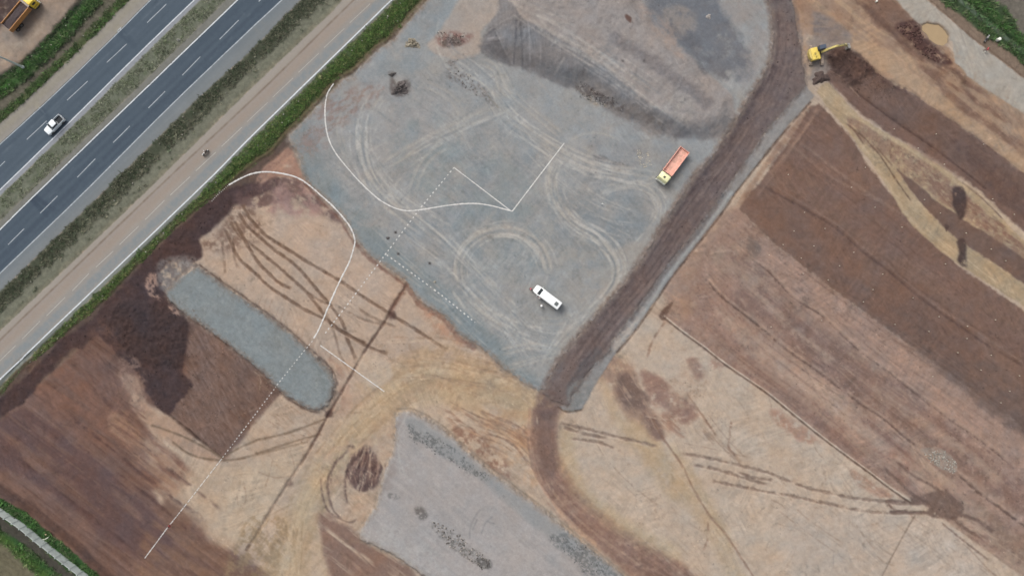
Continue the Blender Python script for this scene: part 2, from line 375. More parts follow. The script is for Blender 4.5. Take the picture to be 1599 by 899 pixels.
# brown shoulder under the pad
blotch([(500, 800), (560, 835), (620, 870), (670, 905), (640, 960), (560, 940), (520, 905)], (128, 100, 88), .85, .65, ang=FUR, sl_=60, sw_=8)
blotch([(360, 860), (400, 800), (450, 815), (440, 870), (420, 905), (360, 905)], (146, 124, 96), .7, .5, 9)
follow([(470, 800), (460, 850), (455, 930)], 20, 16, .6, 1.6, [(150, 130, 104), (196, 176, 150)], .5, .4, 12)
follow([(500, 800), (550, 850), (640, 930)], 22, 18, .6, 1.8, [(110, 84, 76), (160, 132, 114)], .5, .4, 13)
follow([(395, 830), (430, 800), (470, 780)], 20, 16, .6, 1.4, [(140, 118, 94), (190, 172, 146)], .5, .4, 14)

# --- red track south of the haul road
RT = [(832, 640), (856, 612), (872, 640), (868, 668), (872, 712), (900, 760), (940, 800), (1000, 840), (1062, 878), (1120, 920), (1300, 1050), (1200, 1050), (990, 905), (940, 862), (893, 815), (855, 768), (834, 727), (828, 680)]
m = poly(RT, 7, 5, 18, 0); paint(m, (142, 112, 98), .95, .06, 12)
follow([(848, 620), (845, 680), (858, 740), (900, 795), (960, 845), (1040, 905)], 24, 44, .7, 2.6, [(120, 92, 82), (156, 126, 110), (132, 102, 90), (180, 150, 128)], .55, .42, 20)
blotch(RT, (168, 142, 122), .6, .36, 8, 5, 4); blotch(RT, (118, 92, 82), .5, .3, 6, 5, 4)
m = poly([(836, 640), (868, 640), (866, 690), (874, 730), (850, 745), (836, 700)], 8, 5, 14, 2); paint(m, (118, 96, 88), .7, .05)
blotch([(880, 830), (900, 820), (960, 880), (985, 905), (960, 905), (920, 870)], (186, 158, 132), .8, .5, 8)
blotch([(1000, 840), (1040, 850), (1080, 905), (1010, 905)], (120, 92, 80), .7, .45, ang=FUR, sl_=24, sw_=5)

# --- the big tan floor on the lower right
BT = [(905, 645), (950, 560), (1000, 490), (1040, 500), (1100, 545), (1200, 618), (1300, 695), (1400, 770), (1450, 800), (1700, 960), (1400, 1000), (1130, 930), (1060, 870), (1000, 835), (940, 795), (900, 750), (880, 700)]
m = poly(BT, 6, 5, 24, 0); paint(m, (182, 166, 149), .88, .035, 26)
for p, w, c, a in (([(885, 680), (890, 730), (920, 780), (980, 825), (1050, 862)], 13, (176, 157, 126), .55), ([(985, 640), (1010, 690), (1060, 750), (1100, 810), (1140, 880), (1160, 920)], 12, (172, 153, 126), .5),
                   ([(960, 560), (990, 640), (1020, 690)], 14, (176, 152, 122), .5), ([(1050, 700), (1090, 760), (1140, 850)], 6, (168, 146, 110), .4)):
    paint(stroke(p, w, 9, 4, 20), c, a, .03)
m = poly([(1040, 540), (1090, 560), (1110, 600), (1060, 610), (1030, 580)], 16, 8, 24, 3); paint(m, (182, 166, 150), .7, .03)
m = poly([(1230, 780), (1330, 800), (1420, 810), (1400, 890), (1300, 900), (1220, 880)], 30, 12, 40, 3); paint(m, (175, 163, 151), .7, .03)
m = poly([(1430, 810), (1500, 830), (1540, 890), (1500, 920), (1400, 900)], 12, 8, 20, 3); paint(m, (182, 170, 158), .7, .06, 10)
def q37(l): return [(850 + a_ / 3.746, 540 + b_ / 3.746) for a_, b_ in l]
blotch(q37([(380, 40), (520, 130), (570, 250), (650, 380), (700, 520), (640, 545), (570, 450), (490, 430), (430, 340), (390, 250), (330, 170)]), (150, 122, 106), .8, .72, 12, 7, 5)
blotch(q37([(420, 180), (500, 150), (580, 240), (600, 350), (500, 370), (430, 300)]), (114, 93, 84), .85, .62, ang=1.0, sl_=26, sw_=5, soft=7)
blotch(q37([(570, 150), (680, 180), (770, 270), (870, 340), (900, 420), (800, 460), (710, 370), (630, 340), (590, 260)]), (142, 110, 97), .85, .66, 10, 5, 5)
blotch(q37([(570, 380), (640, 410), (700, 530), (650, 545), (600, 480)]), (120, 97, 88), .85, .66, ang=1.0, sl_=20, sw_=4, soft=5)
blotch(q37([(680, 390), (740, 400), (820, 510), (780, 510), (690, 460)]), (150, 116, 100), .8, .55, ang=.75, sl_=20, sw_=3)
blotch(q37([(430, 60), (620, 150), (850, 330), (900, 430), (700, 520), (500, 400)]), (176, 150, 130), .6, .28, 4)
blotch(q37([(840, 80), (895, 75), (935, 170), (895, 195), (865, 150)]), (140, 110, 97), .8, .7, 7, 4, 3)
blotch(q37([(960, 60), (1050, 100), (1040, 140), (980, 130)]), (150, 120, 106), .7, .5, 6)
blotch(q37([(700, 220), (860, 180), (960, 330), (900, 350), (760, 260)]), (104, 90, 78), .75, .24, 4)
blotch(q37([(860, 440), (980, 520), (1080, 600), (1140, 680), (1060, 620), (940, 540)]), (140, 118, 102), .7, .45, ang=.75, sl_=24, sw_=4)
blotch(q37([(340, 200), (480, 430), (640, 560), (760, 720), (900, 899), (740, 899), (600, 700), (420, 460)]), (174, 153, 126), .75, .7, 18, 12, 6)
blotch([(1205, 640), (1240, 655), (1285, 690), (1255, 690), (1222, 670)], (160, 124, 106), .75, .6, 10)
blotch([(1330, 735), (1380, 760), (1390, 775), (1350, 765)], (156, 120, 102), .7, .6, 10)
for p in ([(1018, 650), (1033, 680), (1063, 723), (1083, 763), (1110, 807), (1133, 833), (1153, 863), (1180, 905)], [(1070, 610), (1105, 660), (1120, 682)], [(1142, 655), (1140, 680), (1138, 698), (1152, 715)], [(1106, 812), (1105, 840), (1098, 860)],
          [(1040, 500), (1020, 530), (1010, 560)]):
    s = stroke(p, 1.5, 1.6, 1.2, 8, .3, 12, fade=6); paint(s, (130, 100, 84), .7); lift(s, -.08)
for p in ([(873, 660), (913, 669), (950, 678), (1000, 690), (1030, 697)], [(890, 684), (933, 690), (962, 700)], [(878, 666), (913, 677), (950, 684)],
          [(1063, 707), (1107, 715), (1150, 725), (1200, 738), (1240, 754), (1267, 763), (1300, 770), (1333, 777), (1380, 782), (1440, 782)],
          [(1080, 725), (1127, 735), (1160, 745), (1200, 757)], [(1150, 735), (1175, 745), (1210, 750)],
          [(1110, 750), (1150, 758), (1200, 768), (1233, 773), (1273, 782), (1307, 789), (1340, 796), (1387, 801), (1450, 801)]):
    s = stroke(p, 2.3, 1.8, 2.2, 7, .33, 12, fade=8); paint(s, (124, 104, 92), .85); lift(s, -.12)
    s = stroke(off(p, 3.4), .9, 1.4, 1, 6, .42, 10, sm=0, fade=8); paint(s, (196, 182, 164), .5); lift(s, .05)
for p in ([(1200, 785), (1260, 830), (1330, 880)], [(1330, 810), (1360, 850), (1385, 870)], [(1060, 690), (1110, 700), (1180, 716)], [(930, 690), (950, 720), (990, 760), (1030, 790)], [(1230, 770), (1250, 800), (1290, 830), (1320, 850)], [(1100, 640), (1140, 690), (1170, 720)]):
    s = stroke(p, .9, 1.3, .8, 7, .4, 12, fade=12); paint(s, (146, 126, 110), .6)
follow([(930, 700), (1000, 770), (1080, 850), (1150, 930)], 60, 30, .5, 1.3, [(158, 140, 122), (192, 178, 160)], .4, .45, 30)
follow([(1200, 720), (1300, 790), (1400, 860), (1500, 930)], 80, 34, .5, 1.3, [(154, 138, 122), (194, 180, 164)], .4, .45, 31)
blotch([(930, 690), (1000, 700), (1090, 800), (1140, 870), (1090, 860), (1000, 790)], (152, 134, 118), .45, .3, 7)
blotch([(1060, 500), (1300, 680), (1420, 780), (1300, 790), (1150, 740), (1060, 640)], (154, 134, 116), .4, .28, 7)

blotch([(1080, 560), (1110, 600), (1060, 640), (1040, 620)], (168, 146, 128), .5, .5, 6)
for k in range(60):
    r3 = np.random.RandomState(1500 + k); x0 = r3.uniform(900, 1400); y0 = r3.uniform(600, 880); a0 = r3.choice([FUR, .18, 1.1, 2.0]) + r3.normal(0, .15); L = r3.uniform(8, 36); bd = r3.uniform(-.5, .5)
    if not inside(np.array([x0]), np.array([y0]), BT)[0]: continue
    s = stroke([(x0, y0), (x0 + L * math.cos(a0), y0 + L * math.sin(a0)), (x0 + 2 * L * math.cos(a0 + bd), y0 + 2 * L * math.sin(a0 + bd))], r3.uniform(.5, 1.2), 1.3, 1, 6, .42, 8, fade=6); paint(s, [(140, 120, 104), (192, 178, 162), (150, 130, 112)][k % 3], r3.uniform(.3, .7))
for k in range(70):
    r3 = np.random.RandomState(1700 + k); x0 = r3.uniform(350, 840); y0 = r3.uniform(540, 860); a0 = r3.choice([FUR, -.2, .5, 1.8]) + r3.normal(0, .2); L = r3.uniform(8, 30); bd = r3.uniform(-.5, .5)
    if 560 < x0 < 760 and y0 > 700: continue
    s = stroke([(x0, y0), (x0 + L * math.cos(a0), y0 + L * math.sin(a0)), (x0 + 2 * L * math.cos(a0 + bd), y0 + 2 * L * math.sin(a0 + bd))], r3.uniform(.5, 1.2), 1.3, 1, 6, .42, 8, fade=6); paint(s, [(140, 118, 98), (196, 178, 156), (150, 126, 104)][k % 3], r3.uniform(.3, .7))
# --- right-hand ploughed strips
A = FUR
P1 = [(1033, 488), (1070, 470), (1098, 400), (1140, 335), (1156, 328), (1200, 373), (1240, 404), (1290, 443), (1340, 480), (1387, 514), (1433, 547), (1483, 583), (1550, 630), (1599, 667), (1800, 810), (1800, 1060), (1600, 900), (1510, 835), (1450, 790), (1400, 765), (1360, 738), (1283, 680), (1200, 614), (1130, 567), (1067, 517)]
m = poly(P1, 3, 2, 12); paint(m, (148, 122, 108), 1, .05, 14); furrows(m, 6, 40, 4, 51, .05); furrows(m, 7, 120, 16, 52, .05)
X0, Y0 = XX[m[0]], YY[m[0]]; C[m[0]] += (fbm(X0, Y0, 3, 53, 2)[..., None] * m[1][..., None] * 6).astype(np.float32)
blotch([(1120, 420), (1160, 400), (1250, 470), (1350, 545), (1500, 660), (1600, 740), (1700, 820), (1640, 830), (1540, 760), (1440, 695), (1330, 620), (1220, 530), (1140, 470)], (130, 104, 94), .8, .62, ang=A, sl_=50, sw_=12)
blotch([(1240, 520), (1330, 580), (1420, 650), (1500, 700), (1540, 745), (1480, 720), (1400, 665), (1300, 590)], (112, 92, 82), .7, .5, 12)
blotch([(1170, 370), (1188, 385), (1180, 410), (1168, 398)], (112, 98, 90), .8, .7, 8, 4, 3)
blotch([(1110, 390), (1160, 380), (1200, 430), (1280, 480), (1400, 570), (1380, 590), (1270, 510), (1180, 450), (1120, 420)], (158, 138, 122), .7, .6, 14)
blotch([(1190, 380), (1260, 430), (1380, 520), (1500, 610), (1599, 690), (1599, 760), (1480, 660), (1350, 560), (1240, 470)], (164, 138, 124), .75, .6, 16)
blotch([(1060, 440), (1098, 400), (1105, 450), (1160, 500), (1220, 550), (1300, 610), (1350, 660), (1300, 660), (1200, 590), (1110, 520), (1070, 500)], (150, 118, 102), .7, .62, 14)
blotch([(1110, 545), (1200, 600), (1260, 640), (1340, 690), (1420, 740), (1410, 760), (1320, 700), (1200, 605), (1120, 555)], (126, 98, 88), .75, .55, ang=A, sl_=50, sw_=8)
blotch([(1140, 510), (1200, 530), (1290, 600), (1260, 610), (1190, 570)], (158, 134, 118), .7, .5, 10)
blotch([(1270, 590), (1340, 635), (1345, 665), (1300, 640)], (172, 152, 134), .8, .6, 10)
blotch([(1320, 640), (1345, 645), (1420, 700), (1425, 735), (1380, 715), (1340, 670)], (138, 104, 92), .8, .65, 14)
blotch([(1425, 690), (1450, 715), (1520, 780), (1600, 850), (1600, 900), (1540, 850), (1480, 800), (1430, 740)], (164, 144, 126), .7, .65, 14)
blotch([(1540, 800), (1620, 850), (1660, 905), (1570, 860)], (130, 106, 92), .7, .6, 10)
blotch([(1035, 440), (1100, 350), (1150, 322), (1165, 345), (1120, 385), (1095, 420), (1090, 470), (1060, 490)], (152, 124, 108), .8, .75, 16, 6, 5)
blotch([(1020, 490), (1060, 470), (1090, 480), (1060, 505)], (160, 132, 112), .8, .6, 12)
blotch(P1, (112, 92, 84), .5, .3, 5, 4, 3); blotch(P1, (176, 154, 140), .5, .3, 6, 4, 3); blotch(P1, (160, 130, 116), .45, .42, 22, 4, 3)
follow([(1100, 430), (1200, 520), (1320, 610), (1450, 710), (1600, 830)], 60, 26, 4, 10, [(164, 142, 126), (172, 152, 136), (124, 100, 90), (150, 120, 106)], .55, .42, 140, 0)
follow([(1160, 370), (1300, 475), (1420, 570), (1599, 700)], 34, 16, 4, 10, [(168, 144, 130), (140, 116, 104), (160, 134, 120)], .5, .42, 141, 0)
blotch([(1115, 478), (1150, 500), (1240, 570), (1310, 612), (1350, 650), (1300, 640), (1200, 570), (1130, 510)], (170, 148, 132), .75, .6, 12, 5, 5)
follow([(1080, 450), (1180, 540), (1300, 630), (1400, 710), (1500, 790)], 60, 60, .5, 1.4, [(118, 94, 84), (166, 144, 128), (136, 108, 96)], .45, .42, 40)
follow([(1180, 400), (1300, 500), (1420, 590), (1599, 720)], 50, 50, .5, 1.4, [(120, 98, 88), (170, 148, 134), (140, 112, 100)], .4, .42, 41)
for p, w, z in (([(1140, 388), (1112, 392), (1101, 408), (1102, 433), (1120, 457), (1147, 480), (1177, 503), (1200, 522), (1233, 550), (1267, 573), (1303, 600), (1343, 630), (1387, 660), (1413, 683), (1440, 702)], 1.3, -.2),
                ([(1490, 735), (1533, 773), (1567, 797), (1620, 836)], 1.6, -.25), ([(1180, 412), (1200, 424), (1240, 466), (1283, 493), (1333, 540), (1385, 580), (1467, 643), (1547, 700), (1593, 740)], 1.0, -.15)):
    s = stroke(p[3:] if w == 1.3 else p, w, 1.6, 1.6, 5, .36 if w > 1.2 else .46, 9, fade=20); paint(s, (98, 78, 70), .75); lift(s, z)
    s = stroke(off(p, -4), 1.8, 2, 1.5, 6, .3, 9, sm=0); paint(s, (172, 150, 134), .5); lift(s, .12)
# thin ridge
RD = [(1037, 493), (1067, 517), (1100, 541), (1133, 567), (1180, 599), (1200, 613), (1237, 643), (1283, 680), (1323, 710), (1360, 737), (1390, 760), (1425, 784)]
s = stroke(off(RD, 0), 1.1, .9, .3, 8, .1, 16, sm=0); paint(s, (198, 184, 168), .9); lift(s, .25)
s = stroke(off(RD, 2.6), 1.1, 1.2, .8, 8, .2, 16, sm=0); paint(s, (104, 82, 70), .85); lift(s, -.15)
m = blotch([(1030, 492), (1040, 478), (1052, 470), (1044, 486), (1036, 500)], (104, 80, 68), .9, .7, 5, 2, 2)
# rubble on the strip
m = blotch([(1438, 702), (1455, 698), (1475, 705), (1492, 722), (1490, 738), (1470, 732), (1450, 715)], (156, 148, 138), .7, .6, 5, 2, 3)
# dark muddy star
m = blotch([(1420, 776), (1445, 770), (1462, 765), (1478, 770), (1502, 786), (1503, 803), (1490, 812), (1460, 808), (1440, 802), (1455, 792), (1425, 788)], (116, 95, 85), .9, .75, 5, 3, 5, 0); lift(m, -.1)
for p, w in (([(1478, 772), (1453, 757), (1427, 743), (1400, 720)], 2.2), ([(1455, 790), (1430, 775), (1405, 753), (1380, 730)], 2.2), ([(1490, 800), (1527, 813), (1553, 832)], 2.6), ([(1485, 806), (1515, 830), (1540, 842)], 3), ([(1380, 782), (1410, 785), (1450, 784)], 3),
             ([(1387, 799), (1410, 800), (1450, 800)], 2.6), ([(1385, 785), (1400, 797), (1420, 797)], 2), ([(1470, 815), (1500, 840), (1545, 875)], 1.2), ([(1500, 795), (1475, 762)], 3)):
    s = stroke(p, w, 1.8, 1.4, 6, .2, 9, fade=5); paint(s, (114, 92, 82), .85); lift(s, -.12)
blotch([(1515, 835), (1545, 835), (1550, 850), (1525, 850)], (140, 112, 100), .7, .6, 8)
s = stroke([(1430, 803), (1407, 843), (1377, 900)], .9, 1.1, .5, 8, .15, 14); paint(s, (122, 106, 94), .8); lift(s, -.12)
follow([(1480, 820), (1540, 860), (1640, 930)], 30, 30, .5, 1.4, [(128, 106, 92), (180, 160, 142)], .5, .4, 44)

# dark brown field above
P2 = [(1153, 326), (1185, 285), (1225, 232), (1266, 165), (1280, 162), (1330, 215), (1360, 265), (1392, 303), (1420, 340), (1480, 400), (1510, 425), (1560, 458), (1620, 500), (1800, 620), (1800, 815), (1599, 667), (1550, 631), (1483, 583), (1433, 547), (1387, 514), (1340, 480), (1290, 443), (1240, 404), (1200, 373)]
m = poly(P2, 2.2, 3.2, 7); paint(m, (122, 97, 85), 1, .035, 20); furrows(m, 2.5, 60, 5, 61, .05); furrows(m, 4, 160, 25, 62, .04)
blotch([(1280, 420), (1420, 480), (1599, 600), (1750, 720), (1599, 680), (1480, 590)], (104, 88, 82), .7, .6, 40)
blotch([(1160, 320), (1220, 290), (1330, 370), (1480, 480), (1540, 560), (1440, 540), (1300, 440)], (120, 92, 79), .7, .65, 40)
blotch([(1200, 250), (1270, 180), (1350, 260), (1450, 380), (1560, 470), (1599, 560), (1440, 440), (1300, 330)], (122, 96, 86), .6, .6, ang=A, sl_=60, sw_=14)
for p, w, a, c in (([(1190, 290), (1267, 333), (1310, 360), (1347, 393), (1387, 423), (1427, 457), (1467, 487), (1500, 510), (1533, 533), (1599, 573)], 1.6, .75, (92, 72, 66)),
                   ([(1200, 285), (1270, 328), (1314, 356), (1350, 389), (1391, 419), (1430, 452), (1470, 483), (1540, 528), (1600, 568)], 1.2, .6, (142, 118, 106)),
                   ([(1226, 208), (1262, 232), (1300, 262), (1350, 298), (1420, 342)], 2.5, .5, (144, 120, 106)), ([(1222, 216), (1256, 244), (1295, 275), (1340, 300)], 2.2, .4, (146, 122, 108)),
                   ([(1280, 165), (1262, 195), (1240, 225), (1200, 275)], 2.5, .6, (152, 122, 104)), ([(1266, 160), (1240, 200), (1205, 245), (1170, 295), (1150, 325)], 4, .6, (150, 116, 94)),
                   ([(1290, 165), (1270, 185), (1225, 250), (1180, 310)], 1.5, .5, (150, 122, 106)), ([(1226, 200), (1235, 215)], 3, .4, (150, 120, 106)),
                   ([(1340, 300), (1380, 320), (1440, 370)], 1.5, .4, (140, 120, 108))):
    s = stroke(p, w, 2.2, 1.4, 8, .25, 14, fade=8); paint(s, c, a); lift(s, .08 if a < .7 else -.15)
follow([(1200, 300), (1340, 400), (1480, 500), (1620, 600)], 70, 40, .5, 1.2, [(98, 76, 68), (130, 104, 92)], .5, .45, 45)
m = poly([(1380, 240), (1453, 340), (1490, 374), (1520, 398), (1560, 425), (1599, 453), (1720, 560), (1720, 480), (1599, 395), (1533, 352), (1487, 322), (1400, 260)], 3, 2, 10); paint(m, (114, 92, 82), 1, .05, 14)
# yellow graded track and fork
YB = [(1276, 144), (1282, 132), (1294, 128), (1320, 160), (1344, 184), (1380, 206), (1432, 236), (1488, 272), (1494, 280), (1524, 300), (1556, 332), (1580, 356), (1600, 376), (1700, 460), (1700, 480), (1600, 404), (1572, 384), (1540, 364), (1500, 340), (1460, 312), (1428, 284), (1400, 264), (1420, 296), (1452, 332), (1484, 364), (1516, 388), (1556, 412), (1600, 444), (1750, 560), (1750, 590),
      (1600, 478), (1540, 440), (1508, 420), (1468, 392), (1432, 360), (1408, 332), (1388, 296), (1360, 252), (1340, 228), (1326, 206), (1312, 192), (1288, 164)]
m = poly(YB, 2, 2, 10); paint(m, (166, 147, 121), 1, .06, 12); lift(m, .05); furrows(m, 7, 50, 3, 63, .03)
blotch([(1322, 186), (1345, 192), (1390, 218), (1440, 250), (1490, 285), (1560, 350), (1620, 400), (1600, 404), (1540, 364), (1480, 322), (1430, 284), (1380, 245), (1340, 215)], (144, 116, 98), .85, .58, 7, 3, 3)
blotch([(1322, 186), (1345, 192), (1390, 218), (1440, 250), (1490, 285), (1480, 322), (1430, 284), (1380, 245), (1340, 215)], (112, 88, 74), .7, .3, 4.5, 3, 3)
blotch([(1430, 255), (1470, 275), (1500, 300), (1560, 345), (1600, 385), (1580, 385), (1510, 340), (1460, 300)], (128, 98, 84), .75, .45, 6, 3, 3, ang=FUR, sl_=14, sw_=3)
for p, c in (([(1330, 200), (1352, 218), (1376, 246), (1396, 276), (1424, 316)], (106, 84, 68)), ([(1320, 192), (1335, 205), (1350, 228)], (112, 86, 72)), ([(1500, 283), (1532, 308), (1568, 344)], (104, 82, 72)), ([(1366, 226), (1395, 262)], (120, 96, 78))):
    s = stroke(p, 1.2, 1.2, .8, 6, .2, 10, fade=6); paint(s, c, .8); lift(s, -.1)
for p in ([(1300, 142), (1335, 180), (1380, 210), (1432, 240), (1490, 276)], [(1336, 214), (1362, 250), (1390, 294), (1412, 330), (1440, 362)], [(1506, 286), (1540, 312), (1580, 350), (1610, 380)]):
    paint(stroke(p, 2.2, 2, 1, 10, .1, 14), (182, 164, 138), .6)
follow([(1440, 340), (1500, 390), (1599, 470)], 12, 12, .5, 1.2, [(196, 178, 148), (150, 126, 100)], .5, .3, 46)
# upper dark strip and its neighbours
P3 = [(1290, 125), (1308, 140), (1337, 172), (1387, 207), (1433, 231), (1490, 268), (1530, 298), (1599, 362), (1800, 520), (1800, 430), (1599, 268), (1550, 232), (1500, 196), (1433, 150), (1400, 132), (1347, 100), (1320, 80), (1290, 80)]
m = poly(P3, 2.5, 3, 8); paint(m, (113, 90, 80), 1, .05, 14); furrows(m, 5, 60, 5, 65, .05)
blotch([(1300, 130), (1350, 160), (1450, 225), (1550, 300), (1640, 380), (1500, 280), (1400, 215)], (126, 98, 86), .7, .6, ang=A, sl_=60, sw_=8)

for p in ([(1300, 112), (1320, 128), (1345, 150), (1385, 180), (1430, 212), (1470, 240), (1540, 295)], [(1347, 100), (1400, 132), (1433, 150), (1500, 196), (1599, 268)]):
    s = stroke(p, 1.5, 1.8, 1.2, 7, .15, 12); paint(s, (82, 62, 56), .75); lift(s, -.2)
s = stroke([(1300, 112), (1318, 125), (1340, 150)], 1.2, 1.2, .8); paint(s, (150, 124, 108), .8)
blotch([(1480, 210), (1540, 250), (1620, 320), (1640, 380), (1540, 290)], (98, 78, 72), .7, .6, 16)
P4 = [(1330, 75), (1360, 108), (1400, 132), (1433, 150), (1500, 196), (1550, 232), (1599, 268), (1800, 430), (1800, 260), (1599, 165), (1500, 95), (1400, -5), (1250, -200), (1150, -200), (1237, 0), (1245, 50), (1290, 60)]
m = poly(P4, 2.5, 2.5, 12); paint(m, (156, 128, 106), 1, .05, 16); furrows(m, 6, 60, 6, 66, .05)
blotch([(1270, 0), (1340, 0), (1420, 90), (1500, 160), (1620, 270), (1600, 270), (1500, 196), (1400, 130), (1330, 72), (1300, 40)], (172, 148, 124), .85, .7, ang=A, sl_=80, sw_=14)
blotch([(1240, -10), (1290, -10), (1380, 40), (1400, 80), (1340, 60), (1290, 40), (1255, 30)], (148, 120, 102), .7, .55, ang=A, sl_=50, sw_=8)
blotch([(1240, 30), (1262, 28), (1262, 70), (1258, 110), (1240, 90)], (168, 140, 118), .7, .55, 9)
blotch([(1370, -10), (1405, 10), (1440, 50), (1470, 90), (1530, 140), (1600, 200), (1600, 240), (1500, 170), (1420, 90), (1360, 30), (1320, -10)], (122, 94, 80), .85, .58, ang=A, sl_=40, sw_=9)
blotch([(1400, 40), (1436, 30), (1440, 55), (1470, 78), (1487, 98), (1470, 100), (1440, 85), (1415, 60)], (84, 60, 56), .9, .6, 7, 4, 4)
s = stroke([(1335, 0), (1372, 30), (1412, 68), (1460, 98), (1500, 122), (1520, 160)], 4, 4, 4, 14, .2, 20); paint(s, (104, 80, 70), .8); lift(s, -.1)
blotch([(1480, 110), (1540, 140), (1620, 190), (1660, 260), (1600, 240), (1540, 190), (1490, 150)], (164, 140, 118), .7, .5, ang=A, sl_=30, sw_=8)
for k, (a0, b0) in enumerate(((1497, 318), (1502, 397))):
    pts = [(a0 - 9, b0 - 24), (a0 + 8, b0 - 22), (a0 + 12, b0 + 4), (a0 + 5, b0 + 24), (a0 - 8, b0 + 10)] if k == 0 else [(a0 - 7, b0 - 20), (a0 + 4, b0 - 22), (a0 + 6, b0), (a0 + 7, b0 + 20), (a0 - 8, b0 + 10), (a0 - 4, b0 - 4)]
    blotch(pts, (74, 60, 58), .9, .75, 8, 3, 3)
blotch([(1475, 350), (1482, 352), (1478, 362)], (84, 66, 60), .8, .8, 8, 1.5, 1.5)
# grey gravel apron by the excavator
def qx(l): return [(1187 + a_ / 3.88, b_ / 3.88) for a_, b_ in l]
m = poly(qx([(320, 70), (440, 100), (560, 220), (545, 290), (500, 285), (410, 300), (395, 380), (440, 420), (410, 440), (330, 520), (290, 480), (325, 420), (310, 330), (285, 250), (320, 235)]), 4, 4, 9); paint(m, (134, 123, 117), .75, .07, 7)
blotch(qx([(320, 100), (440, 120), (540, 220), (420, 260), (330, 220)]), (116, 108, 108), .6, .45, ang=.1, sl_=16, sw_=4)
blotch(qx([(200, 110), (290, 100), (310, 180), (280, 280), (300, 400), (260, 440), (250, 280), (200, 220)]), (160, 138, 122), .7, .55, 8)
blotch(qx([(395, 310), (500, 280), (600, 340), (690, 430), (640, 450), (590, 510), (520, 500), (450, 430), (410, 360)]), (82, 64, 59), .85, .72, 7, 4, 5)
blotch(qx([(500, 290), (620, 370), (700, 440), (760, 490), (900, 550), (880, 570), (740, 510), (620, 420)]), (84, 64, 60), .8, .5, 5, 4, 4)
blotch(qx([(560, 400), (700, 480), (700, 560), (560, 520), (500, 460)]), (108, 86, 78), .6, .45, 5)

# --- haul road
HR = [(1185, -40), (1203, 20), (1207, 60), (1203, 95), (1190, 120), (1170, 148), (1153, 181), (1133, 213), (1110, 247), (1083, 273), (1066, 302), (1047, 330), (1033, 350), (1017, 380), (997, 410), (975, 440), (963, 455), (940, 481), (917, 507), (893, 535), (872, 562), (857, 588), (848, 612),
      (862, 625), (885, 632), (905, 600), (935, 560), (950, 548), (958, 530), (980, 500), (1007, 463), (1053, 400), (1087, 360), (1130, 300), (1165, 250), (1200, 200), (1258, 134), (1252, 100), (1247, 60), (1240, 20), (1225, -40), (1180, -300), (1120, -300)]
m = poly(HR, 1.6, 3.4, 9); paint(m, (114, 101, 98), 1, .05, 10); region(m, R_HAUL); lift(m, .25); hr = m
follow([(1222, 0), (1226, 60), (1215, 120), (1160, 220), (1090, 315), (1020, 420), (950, 505), (880, 600)], 18, 90, .7, 2.6, [(98, 84, 82), (124, 108, 104), (118, 102, 97), (96, 84, 84)], .42, .3, 50)
blotch([(1200, 100), (1190, 122), (1150, 190), (1100, 262), (1047, 332), (1030, 356), (1045, 350), (1075, 310), (1120, 250), (1170, 175), (1212, 110)], (80, 70, 72), .8, .7, 9, 4, 4)
m = poly([(1068, 300), (1047, 330), (1033, 350), (1045, 345), (1062, 325), (1075, 305)], 2, 2, 6); paint(m, (104, 96, 94), .6, .12, 4)
blotch([(910, 560), (935, 540), (940, 560), (912, 600), (890, 628), (885, 600)], (92, 88, 90), .85, .75, 10, 5, 4)
blotch([(960, 440), (1000, 430), (1010, 455), (975, 490), (945, 520), (930, 500)], (128, 108, 102), .6, .35, 6)
follow([(1225, 20), (1222, 80), (1200, 150)], 20, 20, .5, 1.5, [(118, 100, 96), (94, 80, 80)], .5, .3, 52)
blotch([(835, 640), (850, 605), (880, 625), (872, 645), (850, 650)], (112, 92, 86), .8, .75, 9)
blotch(HR, (126, 110, 104), .5, .34, 7, 4, 3); blotch(HR, (90, 76, 75), .5, .34, 9, 4, 3)
for k in range(26):
    r3 = np.random.RandomState(4100 + k); t_ = r3.uniform(0, 1); x0 = 1215 - t_ * 330; y0 = 130 + t_ * 430 + r3.uniform(-14, 14); a0 = -.86 + r3.normal(0, .25); L = r3.uniform(10, 40)
    s = stroke([(x0 - L * math.cos(a0), y0 - L * math.sin(a0)), (x0, y0 + r3.uniform(-3, 3)), (x0 + L * math.cos(a0), y0 + L * math.sin(a0))], r3.uniform(.5, 1.3), 1.3, 1, 6, .42, 8, fade=8); paint((s[0], s[1] * (REG[s[0]] == R_HAUL), None), [(134, 118, 112), (84, 70, 70)][k % 2], .55)
# its grey toe
TOE = [(1258, 134), (1272, 150), (1263, 160), (1233, 193), (1200, 233), (1148, 300), (1120, 340), (1073, 400), (1040, 443), (1020, 474), (987, 520), (962, 549), (945, 577), (928, 602), (908, 640), (880, 640), (874, 634), (885, 632), (905, 600), (935, 560), (950, 548), (958, 530), (980, 500), (1007, 463), (1053, 400), (1087, 360), (1130, 300), (1165, 250), (1200, 200)]
m = poly(TOE, 1.4, 1.6, 7); paint(m, (140, 138, 136), 1, .07, 7); region(m, R_HAUL)
m2 = (m[0], m[1], m[2]); lift(m2, .1)
s = stroke([(1142, 300), (1115, 338), (1070, 396), (1036, 440), (1015, 474), (984, 514), (958, 546)], 2.2, 2, 1.2, 8, .1, 14); paint(s, (160, 162, 160), .8)
s = stroke([(1128, 306), (1088, 364), (1054, 404), (1008, 468), (984, 500)], 3, 3, 2, 10, .2, 14); paint(s, (104, 102, 104), .8)
blotch([(958, 530), (985, 500), (1005, 480), (985, 525), (960, 550)], (172, 162, 152), .8, .6, 6)
blotch([(888, 605), (915, 590), (928, 602), (908, 638), (884, 640)], (126, 130, 130), .7, .6, 6, 4, 3)
